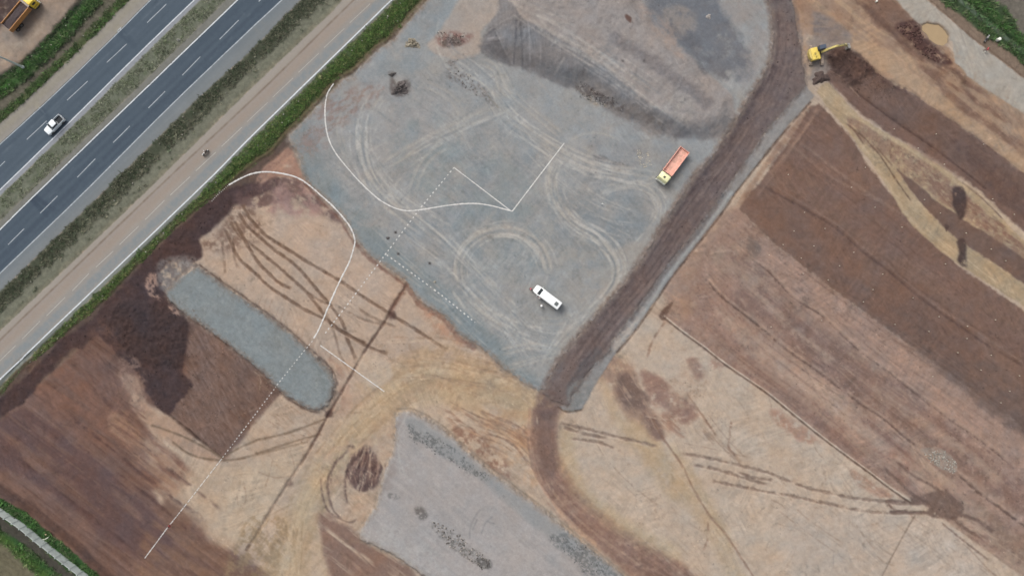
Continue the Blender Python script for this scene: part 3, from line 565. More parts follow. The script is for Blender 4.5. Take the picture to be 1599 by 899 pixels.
for p in ([(1150, 300), (1122, 341), (1075, 401), (1042, 444), (1022, 475), (989, 521), (964, 550)], [(908, 640), (885, 643), (872, 636)], [(1266, 160), (1235, 195), (1202, 235), (1150, 300)]):
    s = stroke(p, 1.2, 1.4, 1.2, 6, .25, 9); paint(s, (92, 74, 64), .8); lift(s, -.2)

# --- gravel yard
YD = [(672, -6), (640, 30), (613, 62), (592, 78), (577, 90), (553, 116), (553, 121), (538, 124), (512, 150), (508, 160), (493, 166), (477, 187), (452, 212), (452, 222), (460, 232), (470, 250), (472, 272), (485, 288), (510, 312), (532, 334), (546, 352), (556, 374), (575, 394), (600, 414), (632, 436), (650, 462), (662, 474), (690, 490),
      (704, 502), (716, 520), (740, 535), (762, 550), (782, 572), (802, 585), (820, 598), (840, 610), (850, 606), (857, 588), (872, 562), (893, 535), (917, 507), (940, 481), (963, 455), (975, 440), (997, 410), (1017, 380), (1033, 350), (1047, 330), (1066, 302), (1083, 273), (1110, 247), (1133, 213), (1153, 181), (1170, 148), (1190, 120), (1203, 95), (1207, 60), (1203, 20), (1185, -40), (1120, -300), (760, -300)]
paint(poly([(672, -10), (613, 58), (553, 112), (508, 148), (478, 182), (450, 208), (460, 240), (520, 200), (600, 120), (700, 0)], 4, 3, 10), (128, 124, 116), .9, .05, 8)
m = poly(YD, 1.8, 3.0, 6); paint(m, (143, 145, 145), 1, .025, 30); region(m, R_YARD); lift(m, .22); yd = m
def yp(mm): return (mm[0], mm[1] * (REG[mm[0]] == R_YARD), None)
def ypaint(mm, c, a=1, v=0, s=10): paint(yp(mm), c, a, v, s)
x, y = XX[yd[0]], YY[yd[0]]
C[yd[0]] += ((fbm(x, y, 40, 71, 4) * 6 + fbm(x, y, 5, 72, 3, .7) * 4 + aniso(x, y, FUR, 40, 4, 73) * 3) [..., None] * yd[1][..., None]).astype(np.float32)
def yblotch(pts, col, a=.8, cover=.5, s=14, soft=6, rough=6, **k):
    mm = poly(pts, soft, rough, 20, 4); X, Y = XX[mm[0]], YY[mm[0]]; SEED[0] += 1
    n = fbm(X, Y, s, SEED[0], 5, .65) if k.get('ang') is None else aniso(X, Y, k['ang'], k.get('sl_', 30), k.get('sw_', 5), SEED[0], 4)
    th = 1 - 2 * cover; q = sst(th - .35, th + .35, n) * mm[1] * (REG[mm[0]] == R_YARD)
    paint((mm[0], q, None), col, a); return mm[0], q, None
Csave = C.copy()
blotch(YD, (153, 150, 144), .55, .38, 34, 8, 4); blotch(YD, (128, 133, 135), .5, .33, 26, 8, 4); blotch(YD, (156, 155, 151), .4, .3, 8, 8, 4)
C[:] = np.where((REG == R_YARD)[..., None], C, Csave)
# bluish fresh edge
yblotch([(452, 212), (480, 190), (505, 260), (560, 320), (620, 385), (700, 450), (760, 510), (840, 590), (800, 600), (700, 510), (640, 445), (560, 385), (510, 325), (465, 275)], (122, 131, 133), .8, .75, 30, 12, 6)
yblotch([(640, 30), (672, 0), (740, 0), (690, 60), (660, 110), (600, 120), (590, 80)], (134, 141, 144), .7, .6, 20)
yblotch([(610, 210), (680, 180), (760, 220), (840, 300), (800, 350), (700, 330), (640, 280)], (130, 138, 138), .6, .55, 24)
yblotch([(720, 330), (780, 320), (860, 380), (820, 440), (740, 440), (700, 390)], (128, 134, 134), .6, .5, 24)
yblotch([(780, 520), (850, 500), (900, 500), (860, 570), (845, 600), (800, 570)], (146, 150, 150), .6, .55, 20, ang=math.radians(-20), sl_=40, sw_=6)
yblotch([(860, 300), (1000, 310), (1010, 370), (960, 420), (880, 370)], (126, 131, 133), .7, .6, 24)
yblotch([(880, 220), (1000, 230), (1040, 290), (960, 300), (880, 280)], (130, 131, 133), .5, .5, 24)
yblotch([(900, 440), (960, 400), (1020, 360), (980, 440), (900, 520), (870, 560), (880, 500)], (156, 151, 144), .75, .65, 16, 12, 6)
yblotch([(860, 340), (930, 380), (970, 420), (960, 450), (900, 420), (850, 370)], (150, 148, 142), .6, .5, 14)
yblotch([(640, 150), (760, 140), (880, 190), (980, 300), (930, 330), (820, 250), (700, 230)], (150, 150, 148), .55, .5, 12)
yblotch([(700, 380), (860, 360), (900, 450), (840, 520), (740, 500), (690, 440)], (150, 151, 148), .55, .5, 9)
yblotch([(620, 150), (760, 170), (860, 260), (960, 280), (940, 420), (820, 430), (660, 360), (600, 260)], (128, 132, 134), .5, .38, 9)
yblotch([(540, 150), (600, 130), (700, 150), (690, 220), (600, 240), (560, 280), (540, 230)], (148, 146, 144), .7, .55, 20, 14, 8)
yblotch([(580, 170), (612, 160), (606, 230), (640, 300), (680, 330), (620, 330), (575, 260)], (156, 154, 150), .6, .5, 12)
# beige compacted mound and dark slopes
yblotch([(735, -80), (785, -80), (785, 10), (752, 50), (748, 85), (700, 92), (668, 72), (690, 45), (715, 0)], (160, 150, 141), .95, .9, 20, 4, 4)
BG = [(790, -100), (1010, -100), (1005, 5), (1030, 40), (1060, 70), (1110, 120), (1145, 150), (1150, 190), (1125, 215), (1090, 215), (1062, 196), (1000, 160), (940, 110), (905, 85), (860, 60), (815, 35), (790, 5)]
m = poly(BG, 4, 4, 16); ypaint(m, (146, 139, 135), .95, .04, 16); mound = m
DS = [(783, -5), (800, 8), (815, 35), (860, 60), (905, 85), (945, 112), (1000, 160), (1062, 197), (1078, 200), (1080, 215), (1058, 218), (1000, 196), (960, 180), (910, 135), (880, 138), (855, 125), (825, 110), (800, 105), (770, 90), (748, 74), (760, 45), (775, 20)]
m = poly(DS, 3, 5, 10); ypaint(m, (119, 117, 118), .92, .06, 9)  # darker grey puts some of the slope's shade into the colour
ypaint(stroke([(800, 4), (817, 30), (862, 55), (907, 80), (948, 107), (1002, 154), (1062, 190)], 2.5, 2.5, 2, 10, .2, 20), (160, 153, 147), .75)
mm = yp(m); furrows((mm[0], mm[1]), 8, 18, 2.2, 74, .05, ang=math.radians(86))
yblotch([(860, 95), (905, 95), (925, 125), (905, 138), (870, 128), (840, 110)], (116, 116, 118), .6, .6, 10)
yblotch([(905, 115), (960, 150), (1010, 180), (1060, 200), (1040, 222), (980, 190), (930, 160), (900, 140)], (130, 124, 120), .7, .6, 8)
yblotch([(975, 175), (1040, 185), (1120, 205), (1110, 225), (1050, 215), (985, 200)], (128, 124, 123), .6, .5, 10)
yblotch([(1062, 192), (1090, 175), (1140, 185), (1132, 210), (1090, 222), (1062, 210)], (132, 129, 128), .6, .5, 10)
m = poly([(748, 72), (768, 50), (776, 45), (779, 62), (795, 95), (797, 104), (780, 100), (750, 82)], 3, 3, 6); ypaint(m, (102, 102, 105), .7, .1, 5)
for p, c in (([(762, 62), (775, 62)], (140, 138, 140)), ([(757, 68), (780, 68)], (86, 86, 90)), ([(760, 56), (772, 48), (775, 60)], (84, 84, 88)), ([(825, 40), (827, 75), (827, 120)], (142, 141, 142)), ([(774, 50), (785, 75), (800, 100)], (132, 131, 132)), ([(806, 38), (805, 70), (802, 100)], (90, 90, 94)),
             ([(812, 36), (815, 80), (816, 110)], (96, 96, 98)), ([(843, 70), (844, 100)], (138, 136, 136)), ([(880, 95), (866, 118)], (150, 148, 146)), ([(640, 235 - 140), (641, 96)], (139, 141, 141))):
    ypaint(stroke(p, 1.3, 1.3, .6, 6), c, .75)
yblotch([(1000, -60), (1040, -60), (1120, 0), (1160, 60), (1180, 110), (1170, 128), (1110, 118), (1075, 85), (1045, 60), (1015, 25)], (108, 110, 115), .95, .72, 30, 8, 8)
yblotch([(1035, 30), (1070, 40), (1110, 90), (1100, 118), (1075, 85)], (98, 98, 102), .7, .55, 12)
yblotch([(1040, 10), (1075, 15), (1085, 50), (1050, 50), (1035, 30)], (138, 132, 128), .8, .6, 10)
yblotch([(1120, -20), (1185, 0), (1200, 60), (1195, 100), (1160, 140), (1150, 100), (1170, 60), (1130, 20)], (142, 138, 136), .7, .55, 14)
s = stroke([(958, 65), (985, 82), (1010, 98), (1040, 120), (1075, 143), (1100, 165)], 9, 5, 4, 14); ypaint(s, (118, 113, 113), .85)
yblotch([(985, 20), (1010, 45), (1040, 80), (1070, 100), (1060, 60), (1020, 20)], (156, 140, 130), .6, .5, 10)
yblotch([(975, 28), (984, 34), (982, 42), (974, 34)], (92, 66, 58), .8, .7, 5, 1.5, 1)
yblotch([(1040, 150), (1075, 160), (1072, 195), (1055, 190), (1035, 168)], (158, 152, 144), .5, .5, 8)
yblotch([(1035, 150), (1060, 155), (1072, 168), (1045, 162)], (108, 104, 102), .6, .45, 5)
yblotch([(900, 130), (915, 132), (950, 152), (975, 168), (965, 175), (930, 158), (900, 142)], (88, 82, 80), .8, .5, 5, 3, 3)
yblotch([(906, 145), (935, 158), (960, 170), (930, 166)], (142, 132, 120), .8, .5, 5, 2, 2)
# red-brown spill, small dark spills
yblotch([(683, 55), (700, 48), (720, 52), (737, 55), (732, 68), (710, 72), (690, 74), (681, 66)], (128, 100, 94), .85, .6, 6, 4, 4)
yblotch([(690, 62), (712, 58), (722, 70), (700, 74), (692, 70)], (92, 82, 76), .8, .55, 5, 3, 3)
yblotch([(610, 120), (622, 128), (638, 125), (641, 142), (628, 152), (612, 146)], (98, 92, 90), .8, .65, 5, 3, 4)
yblotch([(606, 112), (620, 112), (618, 122), (608, 120)], (112, 108, 106), .7, .6, 5, 2, 2)
yblotch([(695, 100), (715, 95), (720, 115), (740, 120), (760, 145), (775, 165), (768, 165), (745, 145), (720, 135), (700, 125)], (106, 100, 98), .8, .42, 5, 4, 3)
yblotch([(520, 150), (580, 130), (600, 145), (560, 180), (510, 215), (480, 240), (462, 235), (490, 190)], (136, 118, 112), .75, .45, ang=math.radians(-38), sl_=10, sw_=4)
yblotch([(460, 215), (500, 200), (512, 225), (490, 245), (465, 240)], (138, 124, 118), .6, .5, 8)
s = stroke([(762, 150), (772, 162), (778, 168)], 1.5, 1.2, .8); ypaint(s, (100, 92, 84), .8)
s = stroke([(930, 248), (945, 250), (960, 255), (984, 260)], 2.2, 2.2, 1.6, 6, .1, 10, fade=6); ypaint(s, (96, 95, 98), .85)
yblotch([(925, 243), (940, 242), (950, 250), (930, 254)], (104, 102, 104), .7, .5, 5, 2, 2)
yblotch([(995, 235), (1012, 240), (1016, 262), (1002, 262), (993, 248)], (182, 174, 160), .7, .38, 3, 3, 3)
# tyre marks
YT = [([(780, 170), (800, 188), (825, 205), (850, 222), (885, 245), (930, 262), (990, 275)], 8, 1.2, .55), ([(750, 95), (775, 110), (785, 140), (810, 155)], 9, 1.6, .5), ([(775, 95), (795, 135), (815, 160), (880, 215)], 8, 1.3, .4),
      ([(868, 250), (862, 275), (868, 310), (890, 340), (930, 370), (960, 410)], 9, 2.0, .7), ([(885, 225), (905, 212), (935, 208), (970, 220)], 0, 1.5, .45), ([(935, 310), (955, 295), (990, 290), (1015, 300), (1028, 325), (1025, 350)], 8, 1.4, .5), ([(935, 300), (965, 290), (1010, 285), (1030, 275)], 7, 1.3, .5),
      ([(722, 450), (716, 420), (724, 395), (745, 373), (775, 361), (805, 362), (835, 378), (852, 405), (857, 430)], 10, 1.8, .65), ([(724, 455), (740, 470), (765, 490), (800, 510)], 11, 2.0, .55), ([(700, 400), (735, 370), (760, 345), (780, 320)], 0, 2.4, .3),
      ([(600, 260), (640, 235), (680, 215), (720, 195), (765, 175)], 12, 1.8, .5), ([(640, 320), (650, 280), (670, 245), (700, 225)], 10, 1.6, .45), ([(572, 190), (568, 230), (575, 265), (600, 300), (640, 330)], 9, 2.2, .55), ([(585, 175), (592, 160), (600, 150)], 8, 1.5, .4),
      ([(640, 330), (670, 360), (700, 380)], 9, 1.6, .5), ([(620, 345), (655, 385), (690, 415)], 9, 1.6, .4), ([(780, 550), (830, 540), (880, 545)], 8, 1.5, .5), ([(790, 575), (840, 560), (880, 552)], 6, 1.3, .45), ([(900, 500), (940, 470), (960, 440), (955, 400), (930, 370)], 9, 1.8, .45), ([(830, 500), (880, 500), (930, 480)], 9, 1.5, .35),
      ([(540, 170), (530, 200), (540, 240), (560, 280)], 7, 1.2, .3), ([(900, 230), (960, 260), (1030, 275)], 9, 1.3, .35), ([(830, 25), (860, 60), (930, 95), (1000, 140)], 9, 1.6, .3), ([(800, 5), (850, 30), (900, 40)], 10, 1.3, .3), ([(660, 130), (700, 150), (720, 180), (715, 230)], 9, 1.4, .35)]
for p, g, w, a in YT:
    for q in ((-g / 2, g / 2) if g else (0,)):
        s = yp(stroke(off(p, q), w * 1.35, 2.2, 1.3, 8, .22, 15, sm=0, fade=14)); paint(s, (168, 164, 156), min(1, a * 1.15))
        s = yp(stroke(off(p, q + 1.2), .6, 1.0, .8, 6, .42, 9, sm=0, fade=10)); paint(s, (176, 172, 166), a * .6)
        s = yp(stroke(off(p, q + 2.4), .7, 1.2, 1, 9, .4, 14, sm=0, fade=10)); paint(s, (116, 118, 118), a * .5); lift(s, -.03)
Csave = C.copy()
YC = [(186, 182, 174), (174, 170, 162), (120, 124, 126), (180, 178, 173)]
for base_, sp_, n_, w0_, w1_, a_, sd_ in (([(590, 140), (568, 180), (566, 230), (585, 280), (630, 325), (700, 370)], 20, 26, .6, 2.2, .5, 70), ([(760, 100), (780, 170), (850, 225), (930, 265), (1010, 280)], 16, 20, .6, 2, .5, 71), ([(880, 240), (864, 290), (890, 345), (945, 380), (965, 430), (930, 490)], 16, 26, .6, 2.2, .5, 72),
        ([(725, 460), (717, 420), (730, 385), (765, 362), (810, 362), (845, 392), (858, 430)], 12, 22, .6, 2, .5, 73), ([(715, 440), (760, 490), (820, 525), (880, 540)], 22, 22, .6, 2, .45, 74), ([(970, 420), (930, 480), (880, 540), (850, 590)], 22, 22, .6, 2, .45, 75),
        ([(600, 265), (660, 225), (730, 192), (800, 160)], 12, 14, .6, 1.8, .45, 76), ([(930, 300), (980, 290), (1025, 305), (1030, 340), (990, 390)], 12, 14, .6, 1.8, .45, 77), ([(620, 330), (680, 380), (740, 440), (800, 500), (850, 560)], 24, 24, .6, 1.8, .4, 78), ([(700, 20), (700, 80), (760, 130), (800, 180)], 18, 16, .6, 2, .4, 79),
        ([(560, 340), (620, 400), (700, 470), (770, 540)], 14, 12, .6, 1.4, .35, 80), ([(690, 250), (640, 280), (600, 330)], 26, 14, .6, 2, .35, 81), ([(800, 20), (870, 60), (950, 110), (1060, 190)], 22, 20, .6, 2, .3, 82), ([(760, 170), (830, 260), (920, 330), (1000, 360)], 30, 18, .6, 1.6, .35, 83)):
    follow(base_, sp_, int(n_ * 1.3), w0_, w1_, YC, a_ * 1.2, .42, sd_, -.01)
C[:] = np.where((REG == R_YARD)[..., None], C, Csave)
for k in range(22):        # raked scrape marks
    x0 = 735 + k * 4.6; y0 = 425 - k * .6
    s = yp(stroke([(x0, y0), (x0 + 16 + (k % 4) * 3, y0 - 18 - (k % 3) * 4)], .8, 1.1, .7, 5, .3, 8, fade=4)); paint(s, (160, 162, 160), .6)
for k in range(12):
    x0 = 700 + k * 4; y0 = 380 - k * 1.5
    s = yp(stroke([(x0, y0), (x0 + 18, y0 - 20)], .8, 1.1, .7, 5, .3, 8, fade=4)); paint(s, (160, 162, 160), .45)
for k in range(120):
    r3 = np.random.RandomState(900 + k); x0 = r3.uniform(500, 1100); y0 = r3.uniform(60, 560); a0 = r3.choice([FUR, FUR + .2, -.8, -.6, r3.uniform(0, 3)]); L = r3.uniform(15, 70); bd = r3.uniform(-.3, .3)
    p = [(x0, y0), (x0 + L * math.cos(a0), y0 + L * math.sin(a0)), (x0 + 2 * L * math.cos(a0 + bd), y0 + 2 * L * math.sin(a0 + bd))]
    s = yp(stroke(p, r3.uniform(.5, 1.7), 1.5, 1, 8, .42, 14, fade=12)); paint(s, [(162, 160, 155), (118, 121, 122), (156, 150, 144)][k % 3], r3.uniform(.2, .5))
for q in ((606, 372), (618, 363), (622, 396), (671, 411), (560, 388), (1106, 27), (1003, 100), (970, 100)):
    ypaint(poly([(q[0] - 2, q[1] - 1.5), (q[0] + 2, q[1] - 2), (q[0] + 2, q[1] + 2), (q[0] - 1.5, q[1] + 2)], 1.3, .6, 3), (82, 78, 78) if q[0] != 1106 else (166, 160, 154), .85)
# rim of red soil along the yard
for p, w in (([(478, 290), (505, 318), (530, 342), (548, 372), (572, 400), (600, 422), (630, 444)], 1.6), ([(636, 444), (655, 474), (690, 496), (705, 512), (716, 528), (740, 543)], 4), ([(556, 380), (590, 412), (628, 440)], 1.2)):
    s = stroke(p, w, 2, 2, 8, .15, 14); q = (s[0], s[1] * (REG[s[0]] != R_YARD), None); paint(q, (118, 84, 72), .75); lift(q, -.12)
blotch([(640, 450), (690, 498), (730, 540), (700, 530), (660, 490)], (172, 132, 110), .6, .5, 10)
blotch([(700, 520), (760, 560), (840, 615), (860, 640), (800, 620), (730, 570)], (160, 138, 114), .6, .45, 7)
blotch([(830, 605), (850, 606), (870, 600), (880, 560), (860, 575), (845, 600)], (108, 102, 104), .7, .5, 5, 3, 2)

# --- gravel strip
GS = [(310, 416), (330, 430), (353, 447), (385, 470), (410, 487), (433, 503), (455, 521), (478, 543), (503, 566), (518, 582), (523, 600), (520, 618), (512, 632), (498, 640), (480, 636), (455, 622), (437, 608), (400, 571), (360, 540), (318, 508), (290, 490), (277, 480), (260, 463), (262, 452), (285, 430)]
m = poly(GS, 1.6, 3.0, 5); paint(m, (130, 137, 138), 1, .03, 20); region(m, R_STRIP); lift(m, .45)
x, y = XX[m[0]], YY[m[0]]; C[m[0]] += ((fbm(x, y, 4, 81, 3) * 6 + fbm(x, y, 25, 82, 3) * 4)[..., None] * m[1][..., None]).astype(np.float32)
blotch([(245, 410), (290, 400), (312, 412), (285, 428), (262, 452), (250, 445)], (112, 104, 102), .85, .6, 7, 4, 4)
blotch([(280, 410), (305, 415), (275, 450), (262, 450)], (146, 146, 144), .6, .4, 6, 4, 4)
blotch([(485, 560), (520, 585), (515, 620), (500, 600)], (118, 126, 126), .7, .5, 5)
blotch(GS, (148, 154, 152), .6, .3, 4, 3, 3); blotch(GS, (118, 122, 122), .5, .35, 6, 3, 3); blotch([(262, 460), (300, 480), (340, 515), (400, 562), (450, 610), (430, 612), (360, 545), (300, 500)], (104, 86, 78), .8, .3, 3.5, 4, 4)
for p in ([(312, 414), (353, 444), (410, 484), (455, 518), (480, 541), (505, 563), (521, 582), (527, 600)], [(262, 466), (290, 494), (318, 511), (360, 543), (400, 575), (437, 612), (455, 626), (480, 640), (498, 644)]):
    s = stroke(p, 1.4, 1.4, 1.4, 6, .12, 12); q = (s[0], s[1] * (REG[s[0]] != R_STRIP), None); paint(q, (88, 68, 60), .85); lift(q, -.12)
blotch([(478, 536), (510, 560), (530, 590), (520, 640), (540, 620), (545, 590), (520, 560)], (160, 130, 114), .6, .5, 8)

# --- gravel pad at the bottom
GP = [(618, 650), (630, 640), (647, 644), (668, 655), (693, 670), (713, 688), (733, 707), (765, 735), (800, 760), (850, 797), (890, 830), (940, 870), (977, 899), (1100, 1000), (1250, 1150), (1000, 1200), (665, 899), (613, 863), (580, 848), (566, 842), (560, 830), (572, 812), (588, 790), (594, 765), (600, 740), (612, 712), (617, 685)]
m = poly(GP, 2.4, 3.2, 7); paint(m, (162, 157, 154), 1, .02, 24); region(m, R_PAD); lift(m, .7); gp = m
def pblotch(pts, col, a=.8, cover=.5, s=14, soft=6, rough=5, **k):
    mm = poly(pts, soft, rough, 20, 4); X, Y = XX[mm[0]], YY[mm[0]]; SEED[0] += 1
    n = fbm(X, Y, s, SEED[0], 5, .65) if k.get('ang') is None else aniso(X, Y, k['ang'], k.get('sl_', 30), k.get('sw_', 5), SEED[0], 4)
    th = 1 - 2 * cover; q = sst(th - .3, th + .3, n) * mm[1] * (REG[mm[0]] == R_PAD); paint((mm[0], q, None), col, a)
x, y = XX[gp[0]], YY[gp[0]]; C[gp[0]] += ((aniso(x, y, FUR, 60, 4, 83) * 4 + fbm(x, y, 4, 84, 3) * 3)[..., None] * gp[1][..., None]).astype(np.float32)
pblotch(GP, (150, 148, 147), .5, .42, ang=FUR, sl_=60, sw_=9)
pblotch(GP, (170, 167, 164), .4, .35, ang=FUR + .05, sl_=40, sw_=3)
pblotch(GP, (146, 145, 144), .45, .32, 9); pblotch(GP, (172, 169, 166), .4, .32, 12)
pblotch([(632, 655), (655, 655), (700, 685), (770, 745), (860, 810), (960, 890), (930, 890), (830, 815), (740, 740), (660, 690)], (142, 144, 144), .8, .8, 20, 5, 3)
pblotch([(636, 662), (646, 664), (644, 672), (634, 670)], (96, 98, 98), .8, .5, 3, 2, 2)
pblotch([(640, 672), (665, 675), (700, 690), (725, 715), (755, 735), (765, 752), (735, 740), (700, 715), (670, 695), (645, 685)], (100, 102, 102), .8, .42, 3.5, 3, 3)
pblotch([(855, 838), (880, 830), (905, 845), (960, 890), (975, 905), (925, 905), (890, 870)], (104, 106, 106), .8, .5, 3.5, 4, 3)
pblotch([(648, 792), (660, 790), (668, 802), (658, 808)], (100, 97, 95), .85, .6, 3, 3, 3); pblotch([(606, 768), (616, 768), (625, 776), (610, 777)], (120, 118, 116), .8, .6, 4, 2, 2)
pblotch([(675, 815), (700, 825), (740, 852), (765, 875), (758, 885), (730, 870), (700, 850), (680, 830)], (110, 108, 104), .85, .45, 3.5, 3, 3)
pblotch([(745, 870), (765, 872), (766, 884), (750, 882)], (92, 90, 88), .8, .6, 4, 2, 2)
for p in ([(734, 838), (735, 820), (745, 800), (750, 794)], [(752, 830), (758, 815), (768, 805)], [(760, 812), (772, 815)], [(745, 810), (738, 825)]):
    s = stroke(p, 1, 1.2, .8, 6, .1, 8); paint(s, (124, 124, 124), .7)
pblotch([(560, 825), (590, 815), (640, 830), (720, 890), (660, 890), (600, 860)], (170, 168, 165), .7, .5, 12)
pblotch([(618, 640), (632, 640), (620, 700), (612, 760), (596, 760), (612, 700)], (148, 140, 136), .8, .55, 8)
s = stroke([(636, 645), (622, 680), (626, 720), (640, 750)], 1.4, 2, 1, 9, .2, 14); paint(s, (176, 174, 170), .6)
for p in ([(620, 638), (650, 640), (693, 666), (733, 702), (800, 756), (850, 793), (940, 866), (982, 899)],):
    s = stroke(p, 1.2, 1.4, 1, 6, .15, 12); q = (s[0], s[1] * (REG[s[0]] != R_PAD), None); paint(q, (120, 104, 88), .6)

# --- lime blurs under setting-out line, verges, roads ---------------------------------------------------
def ext(l, a=700):       # extend a polyline at both ends
    p = [np.array(q, float) for q in l]; d0 = p[0] - p[1]; d1 = p[-1] - p[-2]
    return [tuple(p[0] + d0 / np.linalg.norm(d0) * a)] + [tuple(q) for q in p] + [tuple(p[-1] + d1 / np.linalg.norm(d1) * a)]
# every line runs from the upper right to the lower left
L_WALLTOP = ext([(126, 0), (92, 38), (60, 72), (30, 98), (0, 118)])             # dirt lot / grass bank
L_BANK = ext([(160, 0), (120, 48), (70, 95), (30, 140), (0, 165)])
L_SHO = ext([(200, 3), (140, 63), (77, 123), (0, 193)])
L_HA0 = ext([(234, 0), (187, 47), (133, 100), (67, 163), (0, 224)])
L_HA1 = ext([(304, 0), (213, 88), (113, 187), (0, 297)])
L_MED0 = ext([(313.5, 0), (221, 91), (121, 190), (0, 307)])
L_MED1 = ext([(354, 0), (205, 147), (47, 300), (0, 345)])
L_HB0 = ext([(372, 0), (216, 150), (60, 300), (0, 359)])
L_HB1 = ext([(441, 0), (400, 38), (267, 165), (132, 300), (0, 427)])
L_VG0 = ext([(470, 0), (400, 72), (300, 163), (161, 300), (0, 456)])
L_SV0 = ext([(535, 0), (520, 18), (400, 131), (228, 300), (0, 517)])
L_SVB = ext([(553, 0), (400, 150), (240, 300), (0, 531)])
L_SV1 = ext([(612, 0), (400, 206), (307, 299), (0, 592)])
L_GR0 = ext([(618, 0), (404, 209), (312, 303), (0, 602)])
L_GR1 = ext([(668, 0), (613, 60), (590, 76), (553, 113), (532, 124), (508, 150), (477, 184), (450, 210), (424, 240), (405, 252), (372, 277), (352, 294), (337, 303), (293, 340), (267, 363), (213, 417), (167, 467), (127, 500), (80, 541), (33, 577), (0, 617)])
def band(a, b): return list(a) + list(b)[::-1]
def rd(a, b, col, idx, soft=.9, rough=.5, var=.02, vs=20, dz=0):
    m = poly(band(a, b), soft, rough, 10); paint(m, col, 1, var, vs)
    if idx is not None: region(m, idx)
    Z[m[0]] = Z[m[0]] * (1 - m[1]) + dz * m[1]
    return m
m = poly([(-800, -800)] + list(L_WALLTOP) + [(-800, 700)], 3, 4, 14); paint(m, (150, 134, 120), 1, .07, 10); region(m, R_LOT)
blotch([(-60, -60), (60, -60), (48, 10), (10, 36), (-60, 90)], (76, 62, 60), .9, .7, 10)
blotch([(0, 60), (40, 55), (70, 30), (60, 60), (20, 90), (0, 100)], (168, 154, 138), .7, .5, 10)
m = rd(L_WALLTOP, L_SHO, (78, 84, 62), R_FARV, 2, 4, .12, 6)
s = stroke([(130, 0), (98, 38), (62, 76), (32, 102), (-10, 126)], 5, 4, 3, 10); paint(s, (44, 56, 46), .9); lift(s, -.6)
s = stroke([(150, 0), (112, 45), (75, 82), (35, 118), (-10, 145)], 9, 4, 4, 10); paint(s, (58, 88, 48), .95, .15, 6); lift(s, .3)
s = stroke([(175, 0), (140, 35), (90, 88), (50, 125), (-10, 175)], 7, 5, 4, 10); paint(s, (108, 102, 92), .9, .14, 5)
s = stroke([(197, 0), (150, 45), (80, 112), (20, 170), (-30, 215)], 5, 3, 3, 8, .1, 20); paint(s, (84, 96, 62), .85, .12, 6)
rd(L_SHO, L_HA0, (148, 144, 136), R_SHO2, 1.2, 1.2, .03)
rd(L_HA0, L_HA1, (88, 100, 111), R_HWY, .8, .3, .03, 30, .04)
rd(L_HA1, L_MED0, (146, 150, 156), R_KERB, .6, .2, .03, 20, .05)
rd(L_MED0, L_MED1, (108, 113, 98), R_MED, 1.2, 1, .09, 6, .08)
rd(L_MED1, L_HB0, (124, 124, 118), R_KERB, .7, .4, .04, 14, .1)
rd(L_HB0, L_HB1, (86, 98, 109), R_HWY2, .8, .2, .025, 30, .04)
rd(L_HB1, L_VG0, (125, 131, 134), R_SHO, 1.0, 1.0, .03, 24, .03)
rd(L_VG0, L_SV0, (96, 98, 84), R_VERGE, 2, 3, .12, 7)
rd(L_SV0, L_SV1, (158, 152, 144), R_SERV, 1.0, .8, .02, 24, .05)
rd(L_SV1, L_GR0, (128, 132, 126), R_SERV, .8, .8, .04, 12, .04)
rd(L_GR0, L_GR1, (74, 86, 58), R_VERGE2, 1.6, 2.4, .14, 6)
def along(l, o, w, col, a, soft=2, rough=1.2, brk=0, bs=20, reg=None, **k):
    p = off(l, o); s = stroke(p, w, soft, rough, 10, brk, bs, sm=0, **k)
    if reg is not None: s = (s[0], s[1] * (REG[s[0]] == reg), None)
    paint(s, col, a); return s
x, y = XX, YY
for rg in (R_HWY, R_HWY2, R_SHO, R_SHO2, R_SERV):
    k = (REG == rg)[..., None]
    C[:] = np.where(k, C + aniso(XX, YY, HWY, 130, 3.2, 90 + rg, 3)[..., None] * (5 if rg in (R_HWY, R_HWY2) else 3.5), C)
# positive offset = towards lower right (lines run to the lower left, so the normal points up-left)
tst = off(L_HB0, 10)[15] - off(L_HB0, 0)[15]; SG = 1 if tst[0] > 0 else -1
for o, w, a in ((9, 3.5, .35), (20, 3.5, .35), (33, 4, .45), (42, 3, .4)): along(L_HB0, SG * o, w, (66, 77, 90), a, 3, reg=R_HWY2)
for o, w, a in ((10, 3.5, .3), (20, 3, .25), (32, 4, .3), (42, 3, .3)): along(L_HA0, SG * o, w, (72, 84, 96), a, 3, reg=R_HWY)
along(L_HA0, SG * 14, .9, (120, 130, 138), .35, 1, 1, .5, 14, R_HWY)
along(L_HA0, SG * -3, 3, (158, 152, 146), .5, 3, reg=R_SHO2); along(L_HA0, SG * -14, 5, (154, 148, 132), .6, 4, reg=R_SHO2)
along(L_HB1, SG * 5, 3, (116, 124, 130), .5, 3, reg=R_SHO); along(L_HB1, SG * 18, 3, (134, 134, 130), .3, 4, reg=R_SHO)
for k in range(90):
    r3 = np.random.RandomState(3100 + k); u_ = r3.uniform(-40, 420); w_ = r3.uniform(4, 44); b0 = (372, 0) if k % 2 else (234, 0)
    x0 = b0[0] - u_ + w_ * .69; y0 = b0[1] + u_ * .965 + w_ * .72; L = r3.uniform(1, 14)
    s = stroke([(x0, y0), (x0 - L * .7, y0 + L * .7)], r3.uniform(.3, .9), 1, .5, 4); paint((s[0], s[1] * np.isin(REG[s[0]], (R_HWY, R_HWY2)), None), (112, 122, 130) if k % 3 else (62, 72, 82), r3.uniform(.2, .5))
